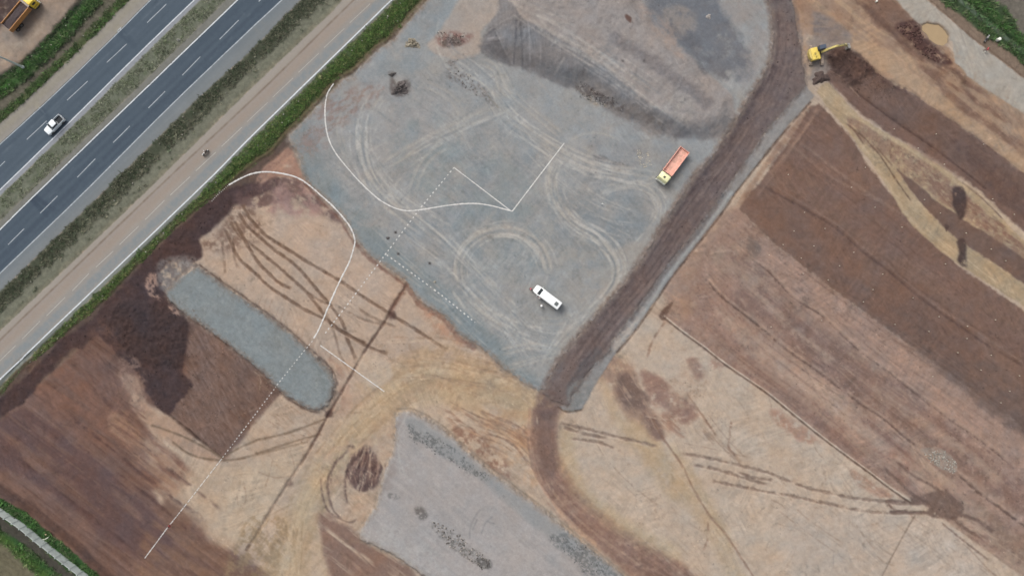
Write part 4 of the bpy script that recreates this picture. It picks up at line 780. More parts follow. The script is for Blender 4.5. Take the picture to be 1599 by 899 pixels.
# dusty inner half of the service road, bluish asphalt outside
along(L_SVB, SG * -4, 5, (160, 152, 142), .8, 3, 1.5, reg=R_SERV); along(L_SVB, 0, 1.1, (116, 98, 86), .85, 1.0, .5, .12, 30, R_SERV)
along(L_SVB, SG * 8, 6, (154, 146, 139), .8, 4, reg=R_SERV)
s = stroke([(640, -30), (552, 20), (500, 65), (400, 165), (240, 315), (0, 545)], 7, 5, 3); paint((s[0], s[1] * (REG[s[0]] == R_SERV), None), (160, 144, 130), .5)
along(L_SV1, SG * -10, 7, (134, 141, 144), .9, 4, reg=R_SERV); along(L_SV1, SG * -22, 3, (146, 144, 140), .6, 4, reg=R_SERV)
# verge 1: dark weeds by the shoulder, dry olive grass by the road
along(L_VG0, SG * 9, 8, (66, 72, 58), .85, 4, 3, .12, 16, R_VERGE); along(L_SV0, SG * -14, 8, (124, 125, 110), .85, 4, 3, .2, 12, R_VERGE); along(L_SV0, SG * -3, 3, (142, 136, 118), .7, 3, 3, .25, 12, R_VERGE)
# median mottling
blob = fbm(XX, YY, 7, 95, 4, .7); k = ((REG == R_MED) * sst(.1, .6, blob))[..., None]; C[:] = C * (1 - .45 * k) + np.array((84, 96, 70)) * .45 * k
k = ((REG == R_MED) * sst(.1, .6, -blob))[..., None]; C[:] = C * (1 - .4 * k) + np.array((138, 138, 124)) * .4 * k
along(L_MED1, SG * -3, 2, (120, 118, 108), .6, 2, 1, reg=R_MED)
# verge 2: lush grass, soil showing at the field side
along(L_GR1, SG * -5, 5, (104, 88, 70), .75, 3, 3, .28, 12, R_VERGE2); along(L_GR0, SG * 4, 4, (112, 118, 100), .55, 3, 2, .3, 14, R_VERGE2); along(L_GR0, SG * 12, 7, (66, 86, 48), .65, 4, 3, .1, 14, R_VERGE2)
s = along(L_GR1, SG * -2, 1.6, (62, 48, 44), .7, 2, 1.5, .2, 14); 
s = along(L_GR1, SG * -9, 3, (40, 40, 34), .0, 3, 1); lift((s[0], s[1]), -.35)

# --- lower left corner behind the wall
def side(l): return l
WL = [(-600, 350), (0, 792), (39, 819), (77, 850), (140, 899), (400, 1100), (600, 1255)]
m = poly([(-600, 335), (0, 778), (40, 800), (75, 830), (110, 858), (160, 903), (400, 1090), (620, 1262), (300, 1600), (-700, 1600), (-700, 335)], 2, 2.5, 10); paint(m, (54, 84, 48), 1, .12, 8); region(m, R_FARV2); 
s = stroke([(-600, 318), (0, 762), (40, 785), (80, 818), (125, 856), (175, 905), (420, 1090)], 7, 4, 2, 14); paint(s, (84, 64, 58), .85)
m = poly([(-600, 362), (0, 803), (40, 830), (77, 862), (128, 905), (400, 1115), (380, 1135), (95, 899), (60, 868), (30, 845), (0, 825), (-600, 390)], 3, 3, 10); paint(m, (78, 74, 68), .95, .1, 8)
m = poly([(-600, 400), (0, 830), (40, 862), (70, 890), (90, 910), (200, 1000), (0, 1100), (-600, 800)], 6, 4, 12); paint(m, (72, 96, 48), .9, .12, 8)
m = poly([(-600, 430), (0, 845), (30, 868), (60, 900), (150, 1000), (-100, 1200), (-600, 900)], 6, 4, 12); paint(m, (112, 104, 88), .9, .1, 6); furrows(m, 9, 20, 3, 96, .03)
# --- upper right corner: concrete track, verge, field drain
CT = [(1400, 2), (1433, 36), (1487, 66), (1491, 97), (1517, 124), (1567, 158), (1605, 182), (1850, 340), (1850, 290), (1605, 128), (1553, 88), (1520, 62), (1487, 33), (1450, 2), (1250, -180), (1200, -180)]
m = poly(CT, 1.6, 2, 9); paint(m, (166, 160, 150), 1, .04, 8); region(m, R_TRACK); lift(m, .08)
blotch([(1400, 0), (1430, 20), (1480, 60), (1520, 110), (1599, 165), (1640, 200), (1599, 185), (1500, 115), (1440, 50)], (158, 142, 126), .6, .4, 7)
m = poly([(1450, 2), (1487, 33), (1520, 62), (1553, 88), (1605, 128), (1850, 290), (1850, -300), (1150, -300), (1250, -180)], 2.5, 3, 9); paint(m, (128, 112, 98), 1, .07, 10); region(m, R_FARV2)
s = stroke(ext([(1448, -4), (1485, 30), (1520, 60), (1555, 86), (1605, 126)], 300), 1.2, 1.5, .8, 8); paint(s, (104, 86, 74), .7)
m = poly([(1464, -4), (1490, 16), (1508, 32), (1545, 60), (1580, 84), (1605, 108), (1850, 270), (1850, -300), (1200, -300)], 3, 4, 10); paint(m, (62, 78, 54), 1, .12, 7)
m = poly([(1540, -4), (1570, 10), (1585, 40), (1605, 66), (1850, 220), (1850, -300), (1300, -300)], 4, 5, 12); paint(m, (112, 106, 98), .95, .1, 6)
s = stroke(ext([(1485, -10), (1512, 12), (1545, 40), (1575, 64), (1605, 90)], 300), 3, 2, 1.2, 10); paint(s, (98, 112, 98), .9); lift(s, .15)
s = stroke(ext([(1492, -10), (1520, 10), (1552, 36), (1582, 60), (1605, 80)], 300), 1.8, 2, 1.5, 8); paint(s, (34, 52, 34), .9); lift(s, -.5)
s = stroke(ext([(1500, -10), (1530, 8), (1562, 34), (1592, 58), (1610, 76)], 300), 6, 4, 3, 8, .1, 14); paint(s, (54, 84, 44), .8)
# --- pond
PD = [(1438, 38), (1445, 33), (1456, 35), (1468, 37), (1478, 46), (1484, 56), (1482, 68), (1474, 74), (1462, 70), (1450, 62), (1447, 54), (1438, 46)]
PD = [(1460 + (a_ - 1460) * .88, 54 + (b_ - 54) * .88) for a_, b_ in PD]
m = poly(PD, 1.5, 1.0, 6); 
ring = stroke(PD + [PD[0]], 2.2, 2.5, 2, 5, .3, 8); paint(ring, (134, 112, 96), .6)
paint(m, (150, 128, 96), 1, .03); lift(m, -.45); region(poly(PD, .5, .6, 6), -1); POND_Z = None

for outl_, c1_, c2_, rg_ in ((YD, (128, 112, 100), (150, 140, 130), R_YARD), (GP, (140, 128, 116), (168, 160, 150), R_PAD), (GS, (112, 98, 90), (150, 138, 126), R_STRIP), (HR, (110, 98, 94), (128, 118, 112), R_HAUL)):
    for c_, br_, a_ in ((c1_, .48, .5), (c2_, .5, .5), (c1_, .55, .6)):
        s = stroke(list(outl_) + [outl_[0]], 4.5, 4, 4, 4, br_, 5, sm=0); paint(s, c_, a_)
texture((R_SOIL, -1, R_LOT), a=1.25, seed=400)
texture((R_HAUL,), a=.9, seed=500, angs=(-.86, -.95))
texture((R_YARD,), a=.95, seed=600, angs=(FUR, FUR + .25, -.55, -1.0))
texture((R_PAD, R_STRIP), a=.6, seed=700, angs=(FUR, FUR - .05))
texture((R_TRACK,), a=1.0, seed=800)
sat = np.where(np.isin(REG, (R_SOIL, -1, R_LOT, R_HAUL)) & (C.mean(-1) < 138), .88, 1.0)[..., None]
gr_ = C.mean(-1, keepdims=True); C[:] = gr_ + (C - gr_) * sat
C[:] = np.where((REG == R_YARD)[..., None], C * 1.02, C)
GREEN = C[..., 1] > C[..., 0] + 1.5
# distant country: the site plan fades into farmland outside the surveyed area
fx = np.maximum(np.maximum(-40 - XX, XX - 1640), np.maximum(-40 - YY, YY - 940))
Z *= (1 - sst(500, 690, fx)).astype(np.float32)

# gentle relief everywhere, clods
soil = ((REG == R_SOIL) | (REG == -1)).astype(np.float32)
Z += (fbm(XX, YY, 40, 201, 3) * .08 * (1 - sst(0, 3, (REG != R_SOIL) * 1.0)) + fbm(XX, YY, 5, 202, 3, .7) * .06 * soil).astype(np.float32)
for rg, a in ((R_VERGE, .12), (R_VERGE2, .15), (R_MED, .06), (R_FARV, .15), (R_FARV2, .12), (R_YARD, .03), (R_PAD, .03), (R_STRIP, .03), (R_HAUL, .06)):
    Z += ((REG == rg) * fbm(XX, YY, 5 if a > .05 else 8, 203 + rg, 3, .7) * a).astype(np.float32)
# mound of gravel in the yard
X0, Y0 = XX[mound[0]], YY[mound[0]]
UM = poly([(783, -5), (760, 45), (748, 74), (770, 92), (800, 107), (855, 127), (880, 140), (910, 137), (960, 182), (1000, 198), (1058, 220), (1100, 222), (1135, 212), (1155, 190), (1148, 150), (1110, 120), (1060, 70), (1030, 40), (1005, 0), (1000, -200), (790, -200)], 2, 3, 16)
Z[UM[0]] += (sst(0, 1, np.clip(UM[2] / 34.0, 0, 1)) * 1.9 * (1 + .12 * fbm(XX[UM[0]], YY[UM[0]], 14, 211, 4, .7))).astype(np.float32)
# dug heap by the excavator
hp = poly(qx([(395, 310), (500, 280), (600, 340), (690, 430), (640, 450), (590, 510), (520, 500), (450, 430), (410, 360)]), 8, 5, 8, 2)
Z[hp[0]] += (hp[1] * (.7 + .5 * fbm(XX[hp[0]], YY[hp[0]], 9, 210, 4, .7))).astype(np.float32)
C += (fbm(XX, YY, 3.0, 301, 2, .8)[..., None] * np.where(np.isin(REG, (R_HWY, R_HWY2, R_SHO, R_SERV)), 1.5, 4.5)[..., None]).astype(np.float32)
np.clip(C, 8, 245, out=C)

def zat(px, py):
    i = int(np.clip(np.searchsorted(GX, px), 1, len(GX) - 1)); j = int(np.clip(np.searchsorted(GY, py), 1, len(GY) - 1))
    i -= (px - GX[i - 1]) < (GX[i] - px); j -= (py - GY[j - 1]) < (GY[j] - py)
    return float(Z[j, i])
def zats(px, py):
    i = np.clip(np.searchsorted(GX, px), 0, len(GX) - 1); j = np.clip(np.searchsorted(GY, py), 0, len(GY) - 1)
    return Z[j, i]
# ------------------------------------------------------------------ materials
K_ALB = 0.62
def s2l(c):
    c = np.asarray(c, np.float64) / 255.0
    return np.where(c <= 0.04045, c / 12.92, ((c + 0.055) / 1.055) ** 2.4)
MATS = {}
def noise_node(nt, co, scale, detail=4, rough=.6):
    n = nt.nodes.new('ShaderNodeTexNoise'); n.inputs['Scale'].default_value = scale; n.inputs['Detail'].default_value = detail; n.inputs['Roughness'].default_value = rough
    nt.links.new(co, n.inputs['Vector']); return n
def attr_mat(name, rough=.95, fine=5.0, amt=.22, bump=.03, spec=.2, speck=0):
    m = bpy.data.materials.new(name); m.use_nodes = True; nt = m.node_tree; b = nt.nodes['Principled BSDF']
    at = nt.nodes.new('ShaderNodeAttribute'); at.attribute_name = 'albedo'
    tc = nt.nodes.new('ShaderNodeTexCoord'); co = tc.outputs['Object']
    n1 = noise_node(nt, co, fine, 5, .7); n2 = noise_node(nt, co, fine * .22, 4, .6)
    ad = nt.nodes.new('ShaderNodeMath'); ad.operation = 'ADD'; nt.links.new(n1.outputs['Fac'], ad.inputs[0]); nt.links.new(n2.outputs['Fac'], ad.inputs[1])
    mr = nt.nodes.new('ShaderNodeMapRange'); mr.inputs['From Min'].default_value = .6; mr.inputs['From Max'].default_value = 1.4
    mr.inputs['To Min'].default_value = 1 - amt; mr.inputs['To Max'].default_value = 1 + amt
    nt.links.new(ad.outputs[0], mr.inputs['Value'])
    mu = nt.nodes.new('ShaderNodeVectorMath'); mu.operation = 'SCALE'
    nt.links.new(at.outputs['Color'], mu.inputs[0]); nt.links.new(mr.outputs[0], mu.inputs['Scale'])
    out = mu.outputs[0]
    if speck:
        v = nt.nodes.new('ShaderNodeTexVoronoi'); v.inputs['Scale'].default_value = 7; nt.links.new(co, v.inputs['Vector'])
        m2 = nt.nodes.new('ShaderNodeMapRange'); m2.inputs['To Min'].default_value = 1 - speck; m2.inputs['To Max'].default_value = 1 + speck
        sp = nt.nodes.new('ShaderNodeSeparateColor'); nt.links.new(v.outputs['Color'], sp.inputs[0]); nt.links.new(sp.outputs[0], m2.inputs['Value'])
        m3 = nt.nodes.new('ShaderNodeVectorMath'); m3.operation = 'SCALE'; nt.links.new(out, m3.inputs[0]); nt.links.new(m2.outputs[0], m3.inputs['Scale']); out = m3.outputs[0]
    nt.links.new(out, b.inputs['Base Color'])
    bp = nt.nodes.new('ShaderNodeBump'); bp.inputs['Distance'].default_value = bump; bp.inputs['Strength'].default_value = .8
    nt.links.new(n1.outputs['Fac'], bp.inputs['Height']); nt.links.new(bp.outputs[0], b.inputs['Normal'])
    b.inputs['Roughness'].default_value = rough; b.inputs['Specular IOR Level'].default_value = spec
    return m
def mat(name, col, rough=.6, metal=0, var=.12, scale=3.0, dirt=None, dirt_amt=.0, spec=.4, coat=0):
    """plain paint/metal/cloth with a little grime; col = seen sRGB 0-255 colour"""
    if name in MATS: return MATS[name]
    m = bpy.data.materials.new(name); m.use_nodes = True; nt = m.node_tree; b = nt.nodes['Principled BSDF']
    c = s2l(col) * .8
    tc = nt.nodes.new('ShaderNodeTexCoord'); n = noise_node(nt, tc.outputs['Object'], scale, 5, .65)
    r = nt.nodes.new('ShaderNodeValToRGB'); e = r.color_ramp.elements
    e[0].position = .3; e[1].position = .7
    e[0].color = (*(c * (1 - var)), 1); e[1].color = (*np.minimum(c * (1 + var), .9), 1)
    nt.links.new(n.outputs['Fac'], r.inputs[0]); out = r.outputs[0]
    if dirt is not None:
        n2 = noise_node(nt, tc.outputs['Object'], scale * .6, 6, .75); mr = nt.nodes.new('ShaderNodeMapRange'); mr.inputs['From Min'].default_value = .62 - dirt_amt * .3; mr.inputs['From Max'].default_value = .75
        nt.links.new(n2.outputs['Fac'], mr.inputs['Value']); mx = nt.nodes.new('ShaderNodeMix'); mx.data_type = 'RGBA'
        nt.links.new(mr.outputs[0], mx.inputs['Factor']); nt.links.new(out, mx.inputs[6]); mx.inputs[7].default_value = (*(s2l(dirt) * .8), 1); out = mx.outputs[2]
    nt.links.new(out, b.inputs['Base Color'])
    b.inputs['Roughness'].default_value = rough; b.inputs['Metallic'].default_value = metal; b.inputs['Specular IOR Level'].default_value = spec
    b.inputs['Coat Weight'].default_value = coat
    MATS[name] = m; return m

M_soil = attr_mat('soil', .97, 4.0, .16, .05, .1)
M_grav = attr_mat('crushed_stone', .93, 6.0, .12, .03, .2, .07)
M_asph = attr_mat('asphalt', .95, 8.0, .07, .008, .05)
M_conc = attr_mat('old_concrete', .95, 5.0, .10, .01, .1)
M_turf = attr_mat('turf', .97, 5.0, .28, .08, .1)

def props(o, label=None, cat=None, group=None, kind=None):
    if label: o['label'] = label
    if cat: o['category'] = cat
    if group: o['group'] = group
    if kind: o['kind'] = kind
    return o

# ------------------------------------------------------------------ ground meshes
ALB = (s2l(C) * K_ALB).astype(np.float32)
VX, VY = np.meshgrid(wx(GX), wy(GY))
def sheet(name, ids, m, label, cat):
    cell = np.isin(REG[:-1, :-1], ids)
    j, i = np.nonzero(cell)
    a = j * NXX + i
    q = np.stack([a, a + NXX, a + NXX + 1, a + 1], 1)
    used, inv = np.unique(q.ravel(), return_inverse=True)
    me = bpy.data.meshes.new(name)
    nv, nf = len(used), len(q)
    me.vertices.add(nv); me.loops.add(nf * 4); me.polygons.add(nf)
    co = np.stack([VX.ravel()[used], VY.ravel()[used], Z.ravel()[used]], 1).astype(np.float32)
    me.vertices.foreach_set('co', co.ravel())
    me.loops.foreach_set('vertex_index', inv.astype(np.int32))
    me.polygons.foreach_set('loop_start', np.arange(0, nf * 4, 4, dtype=np.int32))
    me.polygons.foreach_set('loop_total', np.full(nf, 4, np.int32))
    me.polygons.foreach_set('use_smooth', np.ones(nf, bool))
    me.update(calc_edges=True)
    at = me.attributes.new('albedo', 'FLOAT_COLOR', 'POINT')
    rgba = np.ones((nv, 4), np.float32); rgba[:, :3] = ALB.reshape(-1, 3)[used]
    at.data.foreach_set('color', rgba.ravel())
    me.materials.append(m)
    o = bpy.data.objects.new(name, me); COL.objects.link(o)
    return props(o, label, cat, None, 'structure')
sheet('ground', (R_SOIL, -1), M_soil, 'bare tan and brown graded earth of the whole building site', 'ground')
sheet('highway_carriageway', (R_HWY,), M_asph, 'dark asphalt carriageway carrying the white pickup', 'road')
sheet('highway_carriageway', (R_HWY2,), M_asph, 'dark asphalt carriageway without any vehicle on it', 'road')
sheet('road_shoulder', (R_SHO,), M_asph, 'grey shoulder between the empty carriageway and the weedy verge', 'road shoulder')
sheet('road_shoulder', (R_SHO2,), M_conc, 'dusty beige shoulder on the outer side of the pickup carriageway', 'road shoulder')
sheet('kerb', (R_KERB,), M_conc, 'pale kerbs on both sides of the grassy median', 'kerb')
sheet('median_strip', (R_MED,), M_turf, 'grey-green grassy median between the two carriageways', 'median')
sheet('roadside_verge', (R_VERGE,), M_turf, 'weedy verge between highway shoulder and dusty service road', 'verge')
sheet('grass_verge', (R_VERGE2,), M_turf, 'bright green verge beside the white edge line of the service road', 'verge')
sheet('roadside_bank', (R_FARV,), M_turf, 'green bank beyond the highway below the dirt lot', 'verge')
sheet('field_margin', (R_FARV2,), M_turf, 'grassy and weedy land at the outer corners of the site', 'field')
sheet('service_road', (R_SERV,), M_asph, 'dusty two-lane service road parallel to the highway', 'road')
sheet('haul_road', (R_HAUL,), M_soil, 'dark purple-brown haul road with a grey gravel toe', 'road')
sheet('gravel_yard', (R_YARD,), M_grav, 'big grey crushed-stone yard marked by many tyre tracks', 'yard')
sheet('gravel_strip', (R_STRIP,), M_grav, 'rounded blue-grey gravel strip laid in the brown field', 'gravel strip')
sheet('gravel_pad', (R_PAD,), M_grav, 'light grey gravel pad at the lower edge of the site', 'gravel pad')
sheet('track', (R_TRACK,), M_conc, 'pale concrete-grey track running past the muddy pond', 'track')
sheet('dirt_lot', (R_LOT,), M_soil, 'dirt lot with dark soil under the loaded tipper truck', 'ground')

# farmland out to the horizon
me = bpy.data.meshes.new('farmland'); F = 12000.0
x0, x1, y0, y1 = wx(GX[0]), wx(GX[-1]), wy(GY[-1]), wy(GY[0])
me.from_pydata([(x0, y0, 0), (x1, y0, 0), (x1, y1, 0), (x0, y1, 0), (-F, -F, 0), (F, -F, 0), (F, F, 0), (-F, F, 0)], [], [(4, 5, 1, 0), (5, 6, 2, 1), (6, 7, 3, 2), (7, 4, 0, 3)])
m = bpy.data.materials.new('farmland'); m.use_nodes = True; nt = m.node_tree; tc = nt.nodes.new('ShaderNodeTexCoord'); n = noise_node(nt, tc.outputs['Object'], .008, 8, .6)
r = nt.nodes.new('ShaderNodeValToRGB'); e = r.color_ramp.elements; e[0].position = .4; e[0].color = (.06, .09, .035, 1); e[1].position = .6; e[1].color = (.22, .16, .11, 1)
nt.links.new(n.outputs['Fac'], r.inputs[0]); nt.links.new(r.outputs[0], nt.nodes['Principled BSDF'].inputs['Base Color']); nt.nodes['Principled BSDF'].inputs['Roughness'].default_value = .95
me.materials.append(m)
o = bpy.data.objects.new('farmland', me); COL.objects.link(o); props(o, 'flat farmland stretching away around the site', 'farmland', None, 'structure')

# pond water
def flat(name, pts, z, m):
    bm = bmesh.new(); vs = [bm.verts.new((wx(p[0]), wy(p[1]), z)) for p in pts]; f = bm.faces.new(vs)
    if f.normal.z < 0: bm.normal_update(); 
    bmesh.ops.recalc_face_normals(bm, faces=bm.faces); me = bpy.data.meshes.new(name); bm.to_mesh(me); bm.free(); me.materials.append(m)
    o = bpy.data.objects.new(name, me); COL.objects.link(o); return o
zp = float(zats(np.array([p[0] for p in PD]), np.array([p[1] for p in PD])).mean())
pw = flat('pond_water', [tuple(q) for q in smooth([(PD[k][0] + (1461 - PD[k][0]) * -.02, PD[k][1] + (54 - PD[k][1]) * -.02) for k in range(len(PD))], 4, True)], zp - .02, mat('muddy_water', (158, 136, 104), .2, 0, .05, .6, spec=.5))
props(pw, 'muddy ochre water standing in a puddle beside the pale track', 'puddle', None, 'structure')

# ------------------------------------------------------------------ mesh helpers
class MB:
    def __init__(s): s.bm = bmesh.new()
    def box(s, c, d, bev=0, rot=0, taper=None, shear=None):
        """c centre, d full size; taper = (sx, sy) scale of the top face"""
        v = []
        for z in (-.5, .5):
            for y in (-.5, .5):
                for x in (-.5, .5):
                    k = (taper if taper and z > 0 else (1, 1))
                    v.append(Vector((x * d[0] * k[0] + ((shear or 0) if z > 0 else 0), y * d[1] * k[1], z * d[2])))
        R = Matrix.Rotation(rot, 3, 'Z'); vs = [s.bm.verts.new(R @ p + Vector(c)) for p in v]
        fs = [s.bm.faces.new([vs[i] for i in q]) for q in ((0, 2, 3, 1), (4, 5, 7, 6), (0, 1, 5, 4), (2, 6, 7, 3), (0, 4, 6, 2), (1, 3, 7, 5))]
        if bev:
            es = list({e for f in fs for e in f.edges}); bmesh.ops.bevel(s.bm, geom=es, offset=bev, segments=2, affect='EDGES', profile=.6)
        return s
    def cyl(s, a, b, r, r2=None, n=14):
        a = Vector(a); b = Vector(b); r2 = r if r2 is None else r2; d = (b - a).normalized()
        u = d.orthogonal().normalized(); w = d.cross(u); A = []; B = []
        for k in range(n):
            t = 2 * math.pi * k / n; o = u * math.cos(t) + w * math.sin(t)
            A.append(s.bm.verts.new(a + o * r)); B.append(s.bm.verts.new(b + o * r2))
        for k in range(n): s.bm.faces.new((A[k], A[(k + 1) % n], B[(k + 1) % n], B[k]))
        s.bm.faces.new(A[::-1]); s.bm.faces.new(B); return s
    def loft(s, secs, caps=True):
        R = [[s.bm.verts.new(p) for p in q] for q in secs]; n = len(R[0])
        for a, b in zip(R, R[1:]):
            for k in range(n): s.bm.faces.new((a[k], a[(k + 1) % n], b[(k + 1) % n], b[k]))
        if caps: s.bm.faces.new(R[0][::-1]); s.bm.faces.new(R[-1])
        return s
    def quad(s, *p): s.bm.faces.new([s.bm.verts.new(q) for q in p]); return s
    def build(s, name, m, parent=None, smooth_=False):
        bmesh.ops.recalc_face_normals(s.bm, faces=s.bm.faces)
        me = bpy.data.meshes.new(name); s.bm.to_mesh(me); s.bm.free(); me.materials.append(m)
        if smooth_:
            me.polygons.foreach_set('use_smooth', np.ones(len(me.polygons), bool)); me.set_sharp_from_angle(angle=math.radians(38))
        o = bpy.data.objects.new(name, me); COL.objects.link(o); o.parent = parent; return o
def thing(name, label, cat, group=None):
    o = bpy.data.objects.new(name, None); o.empty_display_size = .5; COL.objects.link(o); return props(o, label, cat, group)
def put(o, px, py, ang, z=0, dz=0):
    """stand a thing on the plan; z = mean height of the part sighted, corrected for the leaning view"""
    gx = CX + (px - CX) * (1 - z / H); gy = CY + (py - CY) * (1 - z / H)
    o.location = (wx(gx), wy(gy), zat(gx, gy) + dz); o.rotation_euler = (0, 0, math.radians(ang)); return o
def ribbon(name, lines, w, m, z=.02, crown=0, parent=None, jit=0, step=3.0, seed=1):
    """thin painted or poured line draped on the ground; lines in plan coordinates, w full width in metres"""
    r = random.Random(seed); vs = []; fs = []
    for pts in lines:
        p = np.array(pts, float); dd = np.r_[0, np.cumsum(np.linalg.norm(np.diff(p, axis=0), axis=1))]
        n = max(2, int(dd[-1] / step) + 1); t = np.linspace(0, dd[-1], n); P = np.stack([np.interp(t, dd, p[:, 0]), np.interp(t, dd, p[:, 1])], 1)
        T = np.gradient(P, axis=0); T /= np.linalg.norm(T, axis=1)[:, None] + 1e-9; N = np.stack([-T[:, 1], T[:, 0]], 1)
        b = len(vs); hw = w * S / 2
        for k in range(n):
            ww = hw * (1 + r.uniform(-jit, jit)); zz = zat(*P[k]); zz = max(zz, zat(P[k][0] + N[k][0] * ww, P[k][1] + N[k][1] * ww), zat(P[k][0] - N[k][0] * ww, P[k][1] - N[k][1] * ww))
            j = r.uniform(-jit, jit) * hw * .5
            for q, dz in ((-1, 0), (0, crown), (1, 0)):
                vs.append((wx(P[k][0] + N[k][0] * (ww * q + j)), wy(P[k][1] + N[k][1] * (ww * q + j)), zz + z + dz))
            if k: a = b + 3 * (k - 1); fs += [(a, a + 1, a + 4, a + 3), (a + 1, a + 2, a + 5, a + 4)]
    me = bpy.data.meshes.new(name); me.from_pydata(vs, [], fs); me.materials.append(m); me.update()
    if len(me.polygons) and me.polygons[0].normal.z < 0: me.flip_normals()
    o = bpy.data.objects.new(name, me); COL.objects.link(o); o.parent = parent; return o

# ------------------------------------------------------------------ road paint
road = {o.name: o for o in bpy.data.objects}
def clipl(l): return [tuple(q) for q in smooth(l, 6)]
M_line = mat('worn_road_paint', (196, 202, 206), .7, 0, .12, 2.0, (128, 134, 138), .35)
M_line2 = mat('faded_road_paint', (164, 172, 178), .7, 0, .15, 2.0, (120, 126, 130), .6)
M_line3 = mat('dusty_road_paint', (170, 166, 160), .7, 0, .15, 2.0, (150, 146, 140), .5)
ribbon('edge_line', [clipl(L_HA1)], .22, M_line, parent=road['highway_carriageway'])
ribbon('edge_line', [off(L_HA0, SG * 1.5)], .16, M_line2, parent=road['highway_carriageway'])
ribbon('edge_line', [clipl(L_HB0)], .24, M_line, parent=road['highway_carriageway.001'])
ribbon('edge_line', [clipl(L_HB1)], .22, M_line2, parent=road['highway_carriageway.001'])
ribbon('edge_line', [clipl(L_SV1)], .28, M_line, parent=road['service_road'])
DA = [((260, 7), (230, 36)), ((198, 69), (167, 98)), ((137, 127), (105, 157)), ((73, 189), (42, 218)), ((8, 252), (-22, 281))]
DB = [((434, -26), (404, 3)), ((373, 32), (343, 62)), ((313, 89), (285, 118)), ((258, 143), (232, 169)), ((203, 197), (177, 223)), ((149, 248), (121, 277)), ((90, 306), (63, 333)), ((38, 357), (13, 382)), ((-12, 405), (-40, 432))]
DS_ = [((217, 353), (187, 382)), ((177, 392), (150, 417)), ((139, 427), (113, 454)), ((102, 464), (73, 493)), ((63, 501), (35, 529)), ((25, 539), (-2, 565)), ((257, 313), (227, 343)), ((297, 276), (266, 305)), ((337, 238), (306, 267)), ((378, 199), (346, 229))]
def ext_d(D, n=8):
    a, b = np.array(D[0][0], float), np.array(D[1][0], float)
    out = list(D); d = a - b if D is not DS_ else np.array([40., -38.])
    s0 = np.array(D[0] if D is not DS_ else D[-1], float)
    for k in range(1, n): out.append(tuple(map(tuple, s0 + d * k)))
    s1 = np.array(D[-1] if D is not DS_ else D[5], float)
    for k in range(1, n): out.append(tuple(map(tuple, s1 - d * k)))
    return out
ribbon('lane_dashes', ext_d(DA), .15, M_line2, parent=road['highway_carriageway'])
ribbon('lane_dashes', ext_d(DB), .16, M_line2, parent=road['highway_carriageway.001'])
ribbon('lane_dashes', DS_ + [((25 - 40 * k, 539 + 38 * k), (-2 - 40 * k, 565 + 38 * k)) for k in range(1, 8)], .13, M_line3, parent=road['service_road'])
ribbon('lane_dashes', [((378 + 40 * k, 199 - 38.5 * k), (346 + 40 * k, 229 - 38.5 * k)) for k in range(1, 6)], .10, M_line3, parent=road['service_road'])

# ------------------------------------------------------------------ white lime setting-out lines
M_lime = mat('lime_powder', (200, 198, 194), .95, 0, .10, 2.5, (170, 164, 158), .25, spec=.1)
GL = 'white lime setting-out lines on the site'
def lime(lines, label, w=.34, sm=True, seed=1, jit=.3):
    w *= .78
    o = ribbon('lime_line', [smooth(l, 6) if (sm and len(l) > 2) else l for l in lines], w, M_lime, .012, .05, None, jit, 2.0, seed)
    return props(o, label, 'ground marking', GL)
def dots(pts, gap, r=.2, label='', seed=3, on=.4):
    p = np.array(pts, float); dd = np.r_[0, np.cumsum(np.linalg.norm(np.diff(p, axis=0), axis=1))]; rr = random.Random(seed)
    root = bpy.data.objects.new('lime_dotted_line', None); COL.objects.link(root); root.location = (wx(pts[0][0]), wy(pts[0][1]), zat(*pts[0]))
    t = 0
    while t < dd[-1]:
        a = [(np.interp(v, dd, p[:, 0]), np.interp(v, dd, p[:, 1])) for v in (t, min(dd[-1], t + gap * on * rr.uniform(.8, 1.2)))]
        if a[1] != a[0]:
            o = ribbon('lime_mark', [a], r * 1.45, M_lime, .015, .05, None, .25, 2.0, rr.randint(0, 9999)); o.parent = root; o.matrix_parent_inverse = Matrix.Translation(-root.location)
        t += gap * rr.uniform(.93, 1.07)
    return props(root, label, 'ground marking', GL)
lime([[(357, 289), (375, 279), (395, 271), (416, 268.5), (440, 271), (463, 277), (481, 288), (500, 304), (520, 322), (538, 342), (549, 358), (554, 374), (552, 388), (545, 410), (530, 440), (510, 485), (498, 514), (490, 528)]], 'long white lime line curving round the tan earth left of the yard', .40)
lime([[(521, 131), (514, 141), (510, 152), (508, 172), (509, 195), (514, 218), (525, 240), (545, 265), (565, 287), (590, 310), (612, 323), (632, 329), (656, 328), (700, 321), (737, 318), (765, 321), (785, 326), (800, 330)]], 'white lime line curving in a big bow across the grey gravel yard', .33)
lime([[(800, 330), (881, 224)]], 'straight white lime line rising to upper right from the sharp corner in the yard', .30, False)
lime([[(709, 262), (797, 329)]], 'straight white lime line falling to the sharp corner in the yard', .26, False)
lime([[(500, 539), (600, 611)]], 'short thin white lime line on tan earth beside the gravel strip end', .26, False)
lime([[(262, 823), (226, 871)]], 'short white lime line running from the red-clothed person to lower left', .24, False)
dots([(709, 262), (656, 326), (600, 400), (545, 472), (508, 520)], 7.0, .16, 'dotted white lime line from inside the yard down onto tan earth', 3)
dots([(604, 398), (640, 424), (690, 461), (742, 503)], 7.6, .17, 'dotted white lime line along the lower left edge of the yard', 4)
dots([(488, 532), (430, 605), (346, 716)], 6.0, .13, 'dotted white lime line across the gravel strip and ploughed block', 5)
dots([(346, 716), (300, 775), (266, 818)], 8.0, .12, 'dashed white lime line on the tan and brown field left of centre', 6, .8)
